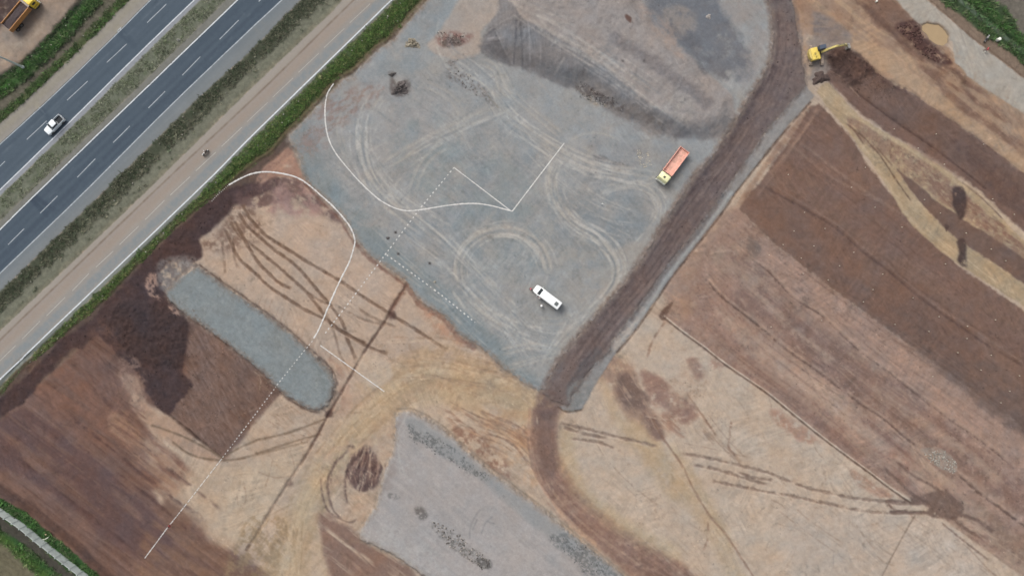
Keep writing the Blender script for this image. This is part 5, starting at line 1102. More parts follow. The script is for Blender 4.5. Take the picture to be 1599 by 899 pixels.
dots([(356, 290), (340, 304), (330, 315)], 3.5, .10, 'faint row of lime dots along the edge of the dark topsoil', 7)

# ------------------------------------------------------------------ grass, weeds, stones (stuff)
def attr_simple(name, rough=.9):
    m = bpy.data.materials.new(name); m.use_nodes = True; nt = m.node_tree; at = nt.nodes.new('ShaderNodeAttribute'); at.attribute_name = 'albedo'
    nt.links.new(at.outputs['Color'], nt.nodes['Principled BSDF'].inputs['Base Color']); nt.nodes['Principled BSDF'].inputs['Roughness'].default_value = rough
    nt.nodes['Principled BSDF'].inputs['Specular IOR Level'].default_value = .15; return m
M_blade = attr_simple('leaf_blades'); M_stone = attr_simple('loose_stones')
def raw_mesh(name, co, tri, col, m, per=3, smooth_=False):
    me = bpy.data.meshes.new(name); nf = len(tri) // 3
    me.vertices.add(len(co)); me.loops.add(len(tri)); me.polygons.add(nf)
    me.vertices.foreach_set('co', np.ascontiguousarray(co, np.float32).ravel()); me.loops.foreach_set('vertex_index', np.asarray(tri, np.int32))
    me.polygons.foreach_set('loop_start', np.arange(0, nf * 3, 3, dtype=np.int32)); me.polygons.foreach_set('loop_total', np.full(nf, 3, np.int32))
    me.update(calc_edges=True); at = me.attributes.new('albedo', 'FLOAT_COLOR', 'POINT'); rgba = np.ones((len(co), 4), np.float32); rgba[:, :3] = col; at.data.foreach_set('color', rgba.ravel())
    me.materials.append(m); o = bpy.data.objects.new(name, me); COL.objects.link(o); return o
def candidates(idx, n, seed, keep=None, lim=60):
    r = np.random.RandomState(seed); msk = np.isin(REG, idx) & (GREEN if keep is None else True) & (XX > -lim) & (XX < 1599 + lim) & (YY > -lim) & (YY < 899 + lim)
    if keep is not None: msk &= keep
    j, i = np.nonzero(msk); k = r.randint(0, len(j), n)
    px = GX[i[k]] + r.uniform(-.7, .7, n); py = GY[j[k]] + r.uniform(-.7, .7, n)
    return px, py, Z[j[k], i[k]], C[j[k], i[k]], r
def tufts(name, idx, n, size, seed, label, tint, blades=7, keep=None, mixg=.5, clump=.25):
    px, py, z, c, r = candidates(idx, n, seed, keep)
    k = fbm(px, py, 14, seed + 9, 3) > (-clump); px, py, z, c = px[k], py[k], z[k], c[k]; n = len(px)
    sc = r.lognormal(0, .35, n) * size
    a = r.uniform(0, 2 * math.pi, (n, blades)); L = sc[:, None] * r.uniform(.5, 1.1, (n, blades)); up = r.uniform(.35, 1.0, (n, blades))
    bx = wx(px)[:, None] + r.uniform(-.4, .4, (n, blades)) * sc[:, None]; by = wy(py)[:, None] + r.uniform(-.4, .4, (n, blades)) * sc[:, None]
    hw = L * .16
    ca, sa = np.cos(a), np.sin(a); z0 = z[:, None] - .02
    p0 = np.stack([bx - sa * hw, by + ca * hw, z0 + 0 * L], -1); p1 = np.stack([bx + sa * hw, by - ca * hw, z0 + 0 * L], -1); p2 = np.stack([bx + ca * L * .8, by + sa * L * .8, z0 + L * up], -1)
    co = np.stack([p0, p1, p2], 2).reshape(-1, 3)
    t = np.array(tint, np.float32)[r.randint(0, len(tint), n)]; cc = c * (1 - mixg) + t * mixg
    cc = s2l(np.clip(cc * r.uniform(.75, 1.3, n)[:, None], 0, 255)) * K_ALB * 1.6
    col = np.repeat(cc, blades * 3, 0) * r.uniform(.8, 1.2, (n * blades, 1)).repeat(3, 0)
    return props(raw_mesh(name, co, np.arange(len(co)), col, M_blade), label, 'grass', None, 'stuff')
tufts('verge_grass', (R_VERGE2,), 11000, .30, 21, 'lush green grass on the verge beside the service road', [(64, 98, 40), (84, 108, 52), (56, 80, 38), (110, 108, 70)], clump=.5)
tufts('roadside_weeds', (R_VERGE,), 9000, .38, 22, 'dark weeds and dry grass between shoulder and service road', [(60, 68, 54), (92, 90, 74), (110, 106, 90), (48, 62, 42)], clump=.25)
tufts('median_grass', (R_MED,), 7000, .26, 23, 'short dry grass of the highway median', [(96, 104, 80), (128, 128, 108), (80, 92, 66)], clump=.15)
tufts('bank_grass', (R_FARV,), 8000, .42, 24, 'green grass and weeds on the bank beyond the highway', [(52, 84, 44), (60, 100, 44), (90, 96, 70), (40, 60, 38)], clump=.3)
tufts('field_grass', (R_FARV2,), 9000, .42, 25, 'grass and weeds in the outer corner fields', [(54, 88, 44), (70, 100, 50), (96, 96, 74)], clump=.3)
# leafy weed bushes in the dark verge
px, py, z, c, r = candidates((R_VERGE,), 900, 31)
ic = [(0, 0, 1), (.894, 0, .447), (.276, .851, .447), (-.724, .526, .447), (-.724, -.526, .447), (.276, -.851, .447), (.724, .526, -.447), (-.276, .851, -.447), (-.894, 0, -.447), (-.276, -.851, -.447), (.724, -.526, -.447), (0, 0, -1)]
it = [(0, 1, 2), (0, 2, 3), (0, 3, 4), (0, 4, 5), (0, 5, 1), (1, 6, 2), (2, 7, 3), (3, 8, 4), (4, 9, 5), (5, 10, 1), (6, 7, 2), (7, 8, 3), (8, 9, 4), (9, 10, 5), (10, 6, 1), (11, 7, 6), (11, 8, 7), (11, 9, 8), (11, 10, 9), (11, 6, 10)]
IC = np.array(ic); IT = np.array(it)
def stones(name, px, py, z, rad, cols, seed, label, flatn=.6, cat='stones', kind='stuff'):
    r = np.random.RandomState(seed); n = len(px)
    v = IC[None] * r.uniform(.6, 1.25, (n, 12, 1)) * rad[:, None, None]; v[..., 2] *= flatn; v[..., 0] *= r.uniform(.8, 1.5, (n, 1))
    a = r.uniform(0, 6.28, n); ca, sa = np.cos(a)[:, None], np.sin(a)[:, None]
    X = v[..., 0] * ca - v[..., 1] * sa + wx(px)[:, None]; Y = v[..., 0] * sa + v[..., 1] * ca + wy(py)[:, None]; Zz = v[..., 2] + z[:, None] + rad[:, None] * flatn * .3
    co = np.stack([X, Y, Zz], -1).reshape(-1, 3); tri = (IT[None] + (np.arange(n) * 12)[:, None, None]).reshape(-1)
    col = np.repeat(s2l(cols) * K_ALB, 12, 0)
    return props(raw_mesh(name, co, tri, col, M_stone), label, cat, None, kind)
def clods(name, area, n, rmin, rmax, col, seed, label, var=.25, near=None, cat='clods'):
    """scatter inside an outline, colours follow the ground underneath times a factor, or a fixed one"""
    r = np.random.RandomState(seed); p = np.array(area, float); lo, hi = p.min(0), p.max(0)
    px = r.uniform(lo[0], hi[0], n * 3); py = r.uniform(lo[1], hi[1], n * 3); k = inside(px, py, area) & (fbm(px, py, 12, seed, 3) > -.15); px, py = px[k][:n], py[k][:n]
    z = zats(px, py); i = np.clip(np.searchsorted(GX, px), 0, NXX - 1); j = np.clip(np.searchsorted(GY, py), 0, NYY - 1)
    base = C[j, i] if col is None else np.array(col, np.float32)[None] * np.ones((len(px), 1))
    cols = np.clip(base * r.uniform(1 - var, 1 + var, (len(px), 1)), 5, 235)
    return stones(name, px, py, z, r.uniform(rmin, rmax, len(px)), cols, seed, label, cat=cat)
clods('soil_clods', DK, 1500, .06, .2, None, 41, 'dark clods all over the damp topsoil along the verge')
clods('soil_clods', [(1290, 85), (1320, 75), (1360, 105), (1400, 135), (1380, 170), (1330, 150), (1295, 115)], 360, .05, .15, None, 42, 'dark clods in the freshly dug soil by the excavator')
clods('soil_clods', P1, 2200, .05, .13, None, 43, 'small clods on the light brown ploughed strips at right', .22)
clods('soil_clods', HR, 900, .06, .2, None, 44, 'clods and crumbs along the dark haul road', .3)
clods('soil_clods', PB, 600, .05, .14, None, 45, 'clods on the ploughed block beside the gravel strip', .3)
clods('soil_clods', [(1400, 42), (1430, 34), (1440, 56), (1456, 72), (1478, 84), (1488, 100), (1450, 95)], 260, .08, .24, (84, 62, 58), 46, 'dark muddy lumps pushed up around the pond')
clods('loose_stones', [(995, 234), (1012, 238), (1018, 262), (1003, 263), (992, 248)], 80, .05, .13, (190, 182, 166), 47, 'pale loose stones spilled on the yard near the orange tipper', cat='stones')
clods('loose_stones', [(1438, 700), (1475, 700), (1495, 725), (1490, 740), (1450, 720)], 200, .07, .2, (166, 160, 150), 48, 'pale rubble stones scattered across the ploughed strip', cat='stones')
clods('loose_stones', [(636, 660), (665, 670), (765, 740), (765, 752), (720, 730), (640, 685)], 360, .05, .15, (132, 132, 132), 49, 'dark stones along the upper edge of the light gravel pad', .35, cat='stones')
clods('loose_stones', [(855, 832), (900, 840), (985, 905), (925, 905)], 360, .05, .15, (130, 130, 130), 50, 'dark stones at the right end of the light gravel pad', .35, cat='stones')
clods('loose_stones', [(675, 812), (705, 822), (768, 875), (755, 888), (700, 850)], 300, .07, .22, (136, 130, 124), 51, 'dark stones in a band down the middle of the gravel pad', .4, cat='stones')
clods('loose_stones', [(695, 98), (715, 92), (775, 165), (745, 150), (700, 125)], 110, .06, .16, (122, 116, 112), 52, 'dark clumps spilled in a line in the upper yard', .35, cat='stones')
clods('loose_stones', [(905, 128), (975, 165), (970, 178), (900, 150)], 240, .06, .18, None, 53, 'dark rubble along the foot of the gravel mound', .4, cat='stones')
clods('loose_stones', [(683, 50), (735, 52), (732, 72), (690, 76)], 140, .06, .16, None, 54, 'red brown lumps on the beige ramp of the yard', .35, cat='stones')
for k, (rg, lab) in enumerate(((R_VERGE, 'pale stones and litter among the roadside weeds'), (R_VERGE2, 'pale stones and litter in the green verge'), (R_FARV, 'pale stones and litter on the far bank'))):
    px, py, z, c, r = candidates((rg,), 55, 60 + k); stones('loose_stones', px, py, z + .12, r.uniform(.07, .2, len(px)), np.tile((182, 180, 166), (len(px), 1)) * r.uniform(.7, 1.1, (len(px), 1)), 70 + k, lab)
# ------------------------------------------------------------------ heaps and single stones
def heap(name, px, py, rx, ry, h, col, label, cat, seed=1, ang=0, n=26, rough=.35):
    r = random.Random(seed); g = []; vs = []; fs = []
    for j in range(n + 1):
        for i in range(n + 1):
            u = i / n * 2 - 1; v = j / n * 2 - 1
            # square to disc
            x = u * math.sqrt(1 - v * v / 2); y = v * math.sqrt(1 - u * u / 2); d = math.hypot(x, y); edge = 1 + .22 * math.sin(3 * math.atan2(y, x) + seed) + .12 * math.sin(7 * math.atan2(y, x) + 2 * seed)
            nz = float(fbm(np.array([x * 6.0]), np.array([y * 6.0]), 1.6, seed + 50, 4, .75)[0])
            zz = h * max(0, (1 - d ** 1.6)) * (1 + rough * 2 * nz) + rough * h * .25 * nz - (.12 if d > .97 else 0)
            a = math.radians(ang); X = x * rx * edge; Y = y * ry * edge
            vs.append((X * math.cos(a) - Y * math.sin(a), X * math.sin(a) + Y * math.cos(a), zz))
    for j in range(n):
        for i in range(n): a = j * (n + 1) + i; fs.append((a, a + 1, a + n + 2, a + n + 1))
    me = bpy.data.meshes.new(name); me.from_pydata(vs, [], fs); me.materials.append(mat('heap_' + name + str(seed), col, .96, 0, .28, 2.2, tuple(int(c * .72) for c in col), .5, spec=.1)); me.update()
    o = bpy.data.objects.new(name, me); COL.objects.link(o); props(o, label, cat); put(o, px, py, 0); o.location.z -= .02; return o
heap('soil_heap', 1281, 122, 2.0, 1.4, .8, (88, 76, 72), 'small dark heap at the bend between haul road and excavator', 'soil heap', 3, 15, rough=.12)
heap('soil_heap', 625, 139, 2.0, 1.5, .6, (98, 92, 90), 'dark grey soil heap alone in the upper left of the yard', 'soil heap', 5, 30, rough=.6)
heap('soil_heap', 613, 117, .9, .45, .35, (110, 106, 104), 'very small grey heap just above the dark grey heap in the yard', 'soil heap', 7, 20, rough=.6)
heap('rubble_heap', 644, 69, 1.8, 1.2, .45, (152, 144, 128), 'low tan rubble heap near the green verge at the yard top', 'rubble heap', 9, -10, rough=.8)
heap('stone', 679, 440, .34, .28, .4, (176, 168, 152), 'pale boulder lying on gravel near the dotted lime line', 'stone', 11, 0, 8)
heap('stone', 279, 63, .42, .34, .5, (190, 188, 178), 'single pale stone in the grass of the highway median', 'stone', 13, 0, 8)
heap('stone', 941, 319, .40, .22, .25, (196, 196, 192), 'flat white stone on gravel below the orange tipper', 'stone', 15, -20, 8)
heap('stone', 1106, 27, .6, .6, .35, (164, 158, 152), 'round pale heap of stone chips on dark gravel at the top', 'stone', 17, 0, 12)
for k, (q, lb) in enumerate((((606, 372), 'dark clump on gravel left of the dotted lime line, larger one'), ((618, 363), 'tiny dark clump on gravel left of the dotted lime line, upper one'), ((622, 396), 'tiny dark clump on gravel just right of the dotted lime line'), ((671, 411), 'tiny dark clump on gravel above the pale boulder'))):
    heap('soil_clump', q[0], q[1], .42 if k == 0 else .24, .34 if k == 0 else .2, .22, (84, 80, 80), lb, 'clump', 19 + k, 0, 8)

# ------------------------------------------------------------------ survey pegs in the brown field
PEG = [(1255, 332), (1287, 357), (1239, 361), (1222, 382), (1270, 384), (1332, 394), (1250, 403), (1310, 415), (1377, 428), (1362, 452), (1424, 465), (1292, 437), (1347, 471), (1396, 506), (1449, 517), (1465, 494), (1509, 509), (1508, 528), (1494, 550), (1546, 554), (1530, 577), (1590, 586), (1455, 587), (1553, 499), (1475, 412),
       (1407, 355), (1365, 324), (1442, 312), (1467, 333), (1507, 364), (1546, 389), (1569, 407), (1548, 311), (1582, 335), (1395, 202), (1473, 257), (1534, 226), (1350, 262), (1328, 293), (1460, 210), (1230, 273), (1432, 232), (1575, 610), (1561, 628), (1253, 427), (1203, 510), (1200, 398), (1282, 500)]
M_wood = mat('peg_wood', (176, 160, 130), .8); M_pegw = mat('peg_paint', (214, 206, 188), .7, 0, .1)
peg0 = thing('survey_peg', 'small pale survey peg standing in the brown ploughed soil', 'survey peg', 'survey pegs in the brown field')
MB().box((0, 0, .2), (.07, .07, .5)).build('stake', M_wood, peg0); MB().cyl((0, 0, .38), (0, 0, .5), .085, .075, 8).build('painted_top', M_pegw, peg0)
def copy_tree(o, parent=None):
    c = o.copy(); COL.objects.link(c)
    if parent: c.parent = parent; 
    for ch in list(o.children): copy_tree(ch, c)
    return c
for k, (px, py) in enumerate(PEG):
    o = peg0 if k == 0 else copy_tree(peg0); put(o, px, py, (k * 37) % 90)

# ------------------------------------------------------------------ precast wall in the lower left corner
M_pan = mat('precast_concrete', (206, 214, 210), .85, 0, .08, 1.2, (150, 156, 150), .35); M_post = mat('precast_post', (176, 184, 182), .85, 0, .1, 1.5)
wall = thing('concrete_wall', 'white precast concrete wall with posts across the lower left corner', 'wall')
wp = smooth([(-180, 665), (0, 792), (39, 819), (77, 850), (140, 899), (300, 1022)], 10); dd = np.r_[0, np.cumsum(np.linalg.norm(np.diff(wp, axis=0), axis=1))]
NPAN = int(dd[-1] / 14.2); P = [(np.interp(k * 14.2, dd, wp[:, 0]), np.interp(k * 14.2, dd, wp[:, 1])) for k in range(NPAN + 1)]
wall.location = (wx(39), wy(819), 0); HW = 2.35
for k in range(NPAN):
    a, b = P[k], P[k + 1]; A = Vector((wx(a[0]), wy(a[1]), 0)) - wall.location; B = Vector((wx(b[0]), wy(b[1]), 0)) - wall.location; d = B - A; ang = math.atan2(d.y, d.x); z = min(zat(*a), zat(*b))
    mb = MB(); c = (A + B) / 2
    for q in range(4): mb.box((c.x, c.y, z - .05 + HW * (q + .5) / 4), (d.length - .16, .07, HW / 4 - .012), 0, ang)
    mb.build('panel', M_pan, wall)
for k in range(NPAN + 1):
    a = P[k]; b = P[min(k + 1, NPAN)] if k < NPAN else P[k]; A = Vector((wx(a[0]), wy(a[1]), 0)) - wall.location; t = P[min(k + 1, NPAN)]; s_ = P[max(k - 1, 0)]; ang = math.atan2(-(t[1] - s_[1]), t[0] - s_[0])
    MB().box((A.x - math.sin(ang) * -.04, A.y - math.cos(ang) * .04, zat(*a) + HW / 2), (.20, .26, HW + .18), .015, ang).build('post', M_post, wall)
# pale curved pipe lying against the wall
mb = MB(); pp = [(61.5, 840.5), (66, 841.5), (71, 841), (75, 839), (77, 837)]
for a, b in zip(pp, pp[1:]): mb.cyl((wx(a[0]), wy(a[1]), zat(*a) + .25), (wx(b[0]), wy(b[1]), zat(*b) + .25), .1, n=8)
o = mb.build('plastic_pipe', mat('pale_plastic', (196, 200, 184), .6)); props(o, 'pale curved pipe lying in the grass beside the white wall', 'pipe')
heap('stone', 72, 834, .35, .25, .3, (200, 186, 150), 'small yellowish stone next to the curved pipe by the wall', 'stone', 31, 0, 8)

# ------------------------------------------------------------------ street lamp, upper left
M_galv = mat('galvanised_steel', (206, 214, 208), .5, .0, .06)
lamp = thing('street_lamp', 'tall grey lamp column beyond the highway at the left edge', 'street lamp')
MB().cyl((0, 0, 0), (0, 0, 9.6), .25, .13, 16).build('pole', M_galv, lamp, True)
MB().cyl((0, 0, 0), (0, 0, .35), .36, .33, 16).build('base', M_post, lamp)
mb = MB(); ap = [(0, 0, 9.5), (-.4, -.1, 10.1), (-1.2, -.3, 10.4), (-2.2, -.6, 10.5)]
for a, b in zip(ap, ap[1:]): mb.cyl(a, b, .06, n=10)
mb.build('arm', M_galv, lamp); MB().box((-2.6, -.7, 10.5), (.9, .3, .14), .04, math.radians(15)).build('lamp_head', mat('lamp_housing', (150, 154, 154), .5), lamp)
put(lamp, 38, 106, 0)

# ------------------------------------------------------------------ vehicles
M_tyre = mat('tyre_rubber', (44, 43, 42), .9, 0, .1); M_rim = mat('wheel_rim', (120, 120, 118), .5, .5); M_glass = mat('vehicle_glass', (42, 50, 54), .08, 0, .05, spec=.7); M_black = mat('black_plastic', (34, 34, 36), .6); M_chas = mat('chassis', (48, 44, 42), .7, 0, .2)
M_lampw = mat('headlight_glass', (210, 214, 214), .1); M_lampr = mat('tail_light', (140, 30, 24), .2)
def wheel(parent, x, y, r, w):
    t = MB().cyl((x, y - w / 2, r), (x, y + w / 2, r), r, n=24).build('wheel', M_tyre, parent, True)
    s = 1 if y > 0 else -1; MB().cyl((x, y + s * (w / 2 - .02), r), (x, y + s * (w / 2 + .015), r), r * .58, n=18).build('rim', M_rim, t, True)
def rounded(x, hw, z0, z1, rt=.12, rb=.05):
    """closed cross-section at station x"""
    return [(x, -hw + rb, z0), (x, hw - rb, z0), (x, hw, z0 + rb), (x, hw, z1 - rt), (x, hw - rt * .35, z1 - rt * .35), (x, hw - rt, z1), (x, -hw + rt, z1), (x, -hw + rt * .35, z1 - rt * .35), (x, -hw, z1 - rt), (x, -hw, z0 + rb)]
# --- pickup
M_white = mat('white_car_paint', (226, 232, 234), .25, 0, .03, 1, spec=.5, coat=.5); M_side = mat('silver_car_paint', (206, 214, 218), .28, .0, .03, 1, coat=.4)
pk = thing('pickup_truck', 'white double-cab pickup with dark open bed driving on the highway', 'pickup')
MB().loft([rounded(x, hw, z0, z1) for x, hw, z0, z1 in ((2.55, .62, .45, .78), (2.48, .80, .38, .92), (2.2, .88, .34, 1.00), (1.2, .92, .32, 1.08), (.9, .92, .32, 1.10), (-.75, .92, .32, 1.10), (-.76, .92, .32, .62), (-2.45, .91, .36, .62), (-2.52, .88, .42, .60))]).build('body', M_white, pk, True)
mb = MB().loft([rounded(x, hw, z0, z1, .1, .02) for x, hw, z0, z1 in ((1.10, .76, 1.09, 1.12), (.42, .70, 1.09, 1.68), (.1, .70, 1.09, 1.74), (-.55, .70, 1.09, 1.74), (-.78, .72, 1.09, 1.62))])
cabn = mb.build('cabin', M_glass, pk, True)
MB().loft([rounded(x, hw, 1.735, z1, .04, .01) for x, hw, z1 in ((.44, .66, 1.75), (.1, .70, 1.79), (-.6, .70, 1.79), (-.80, .68, 1.76))]).build('roof', M_white, pk, True)
for s in (-1, 1):
    MB().box((.72, s * .745, 1.40), (.07, .05, .62), 0).build('pillar', M_white, cabn)
    MB().box((-1.62, s * .87, .86), (1.74, .09, .5), .02).build('bed_wall', M_side, pk)
    MB().box((.85, s * 1.02, 1.16), (.14, .2, .16), .03).build('wing_mirror', M_white, pk)
    MB().box((2.44, s * .66, .80), (.14, .26, .14), .02).build('headlight', M_lampw, pk); MB().box((-2.5, s * .84, .92), (.06, .12, .3), .01).build('tail_light', M_lampr, pk)
    MB().box((0, s * .935, .72), (1.5, .02, .02)).build('door_trim', M_black, pk)
    for x in (1.62, -1.62): wheel(pk, x, s * .80, .38, .25)
MB().box((-2.48, 0, .86), (.07, 1.7, .48), .02).build('tailgate', M_side, pk); MB().box((-1.63, 0, .66), (1.66, 1.64, .05)).build('bed_floor', mat('bed_liner', (38, 42, 46), .8), pk)
MB().box((2.53, 0, .5), (.12, 1.5, .2), .04).build('bumper', M_black, pk)
put(pk, 84.5, 195, -134.5, .9, .03)

# --- tipper trucks
def tipper(name, label, cabc, bedc, L, W, load=None, hatch=True, floor=None):
    t = thing(name, label, 'tipper truck', 'tipper trucks'); cl = 1.75; x1 = L / 2
    M_c = mat('cab_' + name + label[:6], cabc, .45, 0, .06, 1.5, (170, 158, 130), .25); M_b = mat('body_' + name + label[:6], bedc, .65, 0, .10, 1.2, (150, 122, 104), .45)
    c = MB().loft([rounded(x, hw, z0, z1, .14, .05) for x, hw, z0, z1 in ((x1, W / 2 - .14, .55, 1.5), (x1 - .05, W / 2 - .05, .5, 2.0), (x1 - .28, W / 2 - .05, .5, 2.72), (x1 - .45, W / 2 - .04, .5, 2.82), (x1 - cl + .1, W / 2 - .04, .5, 2.82), (x1 - cl, W / 2 - .06, .5, 2.7))]).build('cab', M_c, t, True)
    MB().quad((x1 + .005, -W / 2 + .22, 1.52), (x1 + .005, W / 2 - .22, 1.52), (x1 - .25, W / 2 - .24, 2.58), (x1 - .25, -W / 2 + .24, 2.58)).build('windscreen', M_glass, c)
    for s in (-1, 1):
        MB().box((x1 - .85, s * (W / 2 - .035), 2.0), (.85, .02, .6), 0).build('side_window', M_glass, c)
        MB().box((x1 + .12, s * (W / 2 + .14), 2.15), (.12, .22, .5), .02).build('wing_mirror', M_black, c); MB().box((x1 + .06, s * (W / 2 - .3), .78), (.1, .36, .2), .02).build('headlight', M_lampw, c)
    MB().box((x1 + .12, 0, 1.48), (.28, W - .1, .10), .03).build('sun_visor', mat('visor', (188, 190, 178), .6), c)
    if hatch: MB().box((x1 - .85, 0, 2.86), (.46, .46, .07), .02).build('roof_hatch', M_black, c)
    MB().box((x1 + .10, 0, .55), (.24, W, .32), .05).build('bumper', mat('pale_bumper', (190, 190, 180), .6), t)
    MB().box((-.25, 0, .78), (L - .9, .9, .26), .02).build('chassis', M_chas, t)
    MB().box((x1 - cl - .22, .0, 1.5), (.22, W * .7, 1.2), .03).build('air_intake', M_black, t); MB().cyl((x1 - cl - .18, -W * .32, .8), (x1 - cl - .18, -W * .32, 2.6), .07).build('exhaust', M_chas, t)
    xb1 = x1 - cl - .42; xb0 = -L / 2; bl = xb1 - xb0; cx = (xb1 + xb0) / 2; zf = 1.22; hh = 1.15 if load else .7; th = .07
    b = MB().box((cx, 0, zf), (bl, W - .1, .1)).build('bed', M_b, t)
    MB().box((cx, 0, zf + .053), (bl - .2, W - .35, .008)).build('bed_floor', mat('floor_' + label[:6], floor or bedc, .8, 0, .12, 1.6, (150, 126, 108), .75), b)
    for s in (-1, 1):
        w = MB(); w.box((cx, s * (W / 2 - th / 2), zf + hh / 2 + .06), (bl, th, hh), .0); w.box((cx, s * (W / 2 - th / 2), zf + hh + .1), (bl + .02, .13, .09), .01)
        w.build('side_wall', M_b, b)
        for k in range(6): MB().box((xb0 + (k + .5) * bl / 6, s * (W / 2 + .035), zf + hh / 2 + .03), (.1, .07, hh - .06)).build('rib', M_b, b)
    MB().box((xb1 - .04, 0, zf + hh / 2 + .06), (.08, W - .16, hh + .1)).build('headboard', M_b, b); load and MB().box((xb1 + .2, 0, zf + hh + .16), (.5, W - .1, .06), .01).build('cab_guard', mat('guard_grey', (152, 142, 132), .7), b)
    MB().box((xb0 + .04, 0, zf + hh / 2 - .03), (.07, W - .16, hh - .12)).build('tailgate', M_b if load is None else mat('gate_grey', (140, 128, 122), .7), b)
    if load:
        n = 24; vs = []; fs = []
        for j in range(n + 1):
            for i in range(n + 1):
                u, v = i / n, j / n; nz = float(fbm(np.array([u * 9.]), np.array([v * 5.]), 1.4, 77, 4, .7)[0]); e = min(u, 1 - u, v, 1 - v)
                vs.append((xb0 + .1 + u * (bl - .2), (v - .5) * (W - .16), zf + hh * .72 + .34 * min(1, e * 4) + nz * .14))
        for j in range(n):
            for i in range(n): a = j * (n + 1) + i; fs.append((a, a + 1, a + n + 2, a + n + 1))
        me = bpy.data.meshes.new('soil_load'); me.from_pydata(vs, [], fs); me.materials.append(mat('load_soil', load, .97, 0, .25, 2.5)); o = bpy.data.objects.new('soil_load', me); COL.objects.link(o)
        props(o, 'dark soil heaped in the bed of the orange sided tipper', 'soil load'); o['_in'] = 1; t['_load'] = o.name
    else:
        r = np.random.RandomState(5)
    for s in (-1, 1):
        for x in (x1 - 1.0, -L / 2 + 2.35, -L / 2 + 1.15): wheel(t, x, s * (W / 2 - .22), .52, .32)
        MB().box((-L / 2 + .02, s * (W / 2 - .3), .85), (.08, .3, .14)).build('tail_light', M_lampr, t)
        MB().box((x1 - 1.0, s * (W / 2 - .18), 1.1), (1.2, .36, .06), .02).build('mudguard', M_black, t)
    return t
tp = tipper('tipper_truck', 'salmon orange empty tipper with pale yellow cab on the gravel yard', (238, 236, 184), (236, 176, 158), 8.9, 2.5, floor=(232, 178, 160)); put(tp, 1051, 258, -127, 1.9)
# leftovers in the empty bed
o = clo = None
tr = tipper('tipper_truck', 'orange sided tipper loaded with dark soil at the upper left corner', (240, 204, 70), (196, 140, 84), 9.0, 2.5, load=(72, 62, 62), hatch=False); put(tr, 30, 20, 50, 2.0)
ld = bpy.data.objects[tr['_load']]; del tr['_load']; del ld['_in']; ld.location = tr.location; ld.rotation_euler = tr.rotation_euler

# --- minibus
mbus = thing('minibus', 'white minibus parked in the middle of the grey gravel yard', 'minibus')
M_bus = mat('white_bus_paint', (240, 242, 240), .3, 0, .02, 1, spec=.5, coat=.4)
body = MB().loft([rounded(x, hw, z0, z1, rt, .06) for x, hw, z0, z1, rt in ((3.52, .50, .55, .95, .1), (3.42, .76, .42, 1.12, .14), (3.15, .92, .38, 1.25, .16), (2.75, .98, .36, 1.36, .18), (2.35, 1.0, .36, 1.48, .18), (1.72, .99, .36, 2.36, .22), (1.4, .99, .36, 2.62, .22), (.9, .99, .36, 2.70, .2), (-3.2, .99, .36, 2.70, .2), (-3.48, .96, .4, 2.62, .2), (-3.52, .90, .5, 2.4, .16))]).build('body', M_bus, mbus, True)
MB().quad((2.34, -.80, 1.515), (2.34, .80, 1.515), (1.66, .76, 2.47), (1.66, -.76, 2.47)).build('windscreen', M_glass, mbus)
for s in (-1, 1):
    for k, (xa, xb) in enumerate(((1.55, .75), (.62, -.55), (-.68, -1.85), (-1.98, -3.1))): MB().box(((xa + xb) / 2, s * .992, 1.78), (xa - xb, .014, .62)).build('side_window', M_glass, mbus)
    MB().box((2.05, s * 1.14, 1.55), (.14, .22, .34), .04).build('wing_mirror', M_bus, mbus); MB().box((3.30, s * .74, 1.0), (.22, .2, .16), .04, s * -.4).build('headlight', M_lampw, mbus); MB().box((-3.53, s * .8, 1.1), (.03, .14, .5)).build('tail_light', M_lampr, mbus)
    for x in (2.45, -2.0): wheel(mbus, x, s * .86, .36, .26)
MB().box((-2.55, 0, 2.75), (.80, .86, .13), .03).build('air_conditioner', mat('roof_unit', (92, 98, 98), .6), mbus)
MB().box((3.46, 0, .5), (.18, 1.4, .2), .05).build('bumper', M_black, mbus); MB().box((-3.535, 0, 1.85), (.02, 1.4, .6)).build('rear_window', M_glass, mbus); MB().box((1.92, -.3, 1.9), (.02, .5, .02)).build('wiper', M_black, mbus)
put(mbus, 854.5, 463.5, 143, 1.8)

# --- excavator
ex = thing('excavator', 'yellow tracked excavator digging dark soil beside the haul road', 'excavator')
M_yel = mat('machine_yellow', (222, 196, 96), .5, 0, .08, 1.2, (168, 150, 96), .3); M_trk = mat('track_steel', (168, 152, 138), .75, .2, .2, 3, (150, 132, 116), .5); M_cab = mat('cab_glass', (74, 84, 98), .15, 0, .06, 1)
def at2(o, loc, rz): o.location = loc; o.rotation_euler = (0, 0, rz)
RU = math.radians(90 - 14)     # undercarriage swung across the machine
for s in (-1, 1):
    secs = []; mb = MB(); prof = []
    for k in range(9): a = math.pi / 2 + math.pi * k / 8; prof.append((-2.0 + .42 * math.cos(a), .44 + .42 * math.sin(a)))
    for k in range(9): a = -math.pi / 2 + math.pi * k / 8; prof.append((1.7 + .42 * math.cos(a), .44 + .42 * math.sin(a)))
    R = Matrix.Rotation(RU, 3, 'Z')
    mb.loft([[R @ Vector((p[0], s * 1.3 + q, p[1])) for p in prof] for q in (-.28, .28)])
    tk = mb.build('track', M_trk, ex); sh = MB()
    for k in range(15):
        p = R @ Vector((-2.1 + k * 3.9 / 14, s * 1.3, .875)); sh.box((p.x, p.y, .875), (.05, .56, .04), 0, RU)
    sh.build('track_shoes', M_chas, tk)
MB().cyl((0, 0, .6), (0, 0, 1.0), .65, n=20).build('turntable', M_chas, ex); MB().box((0, 0, .55), (1.6, 1.9, .35), .04, RU).build('undercarriage', M_chas, ex)
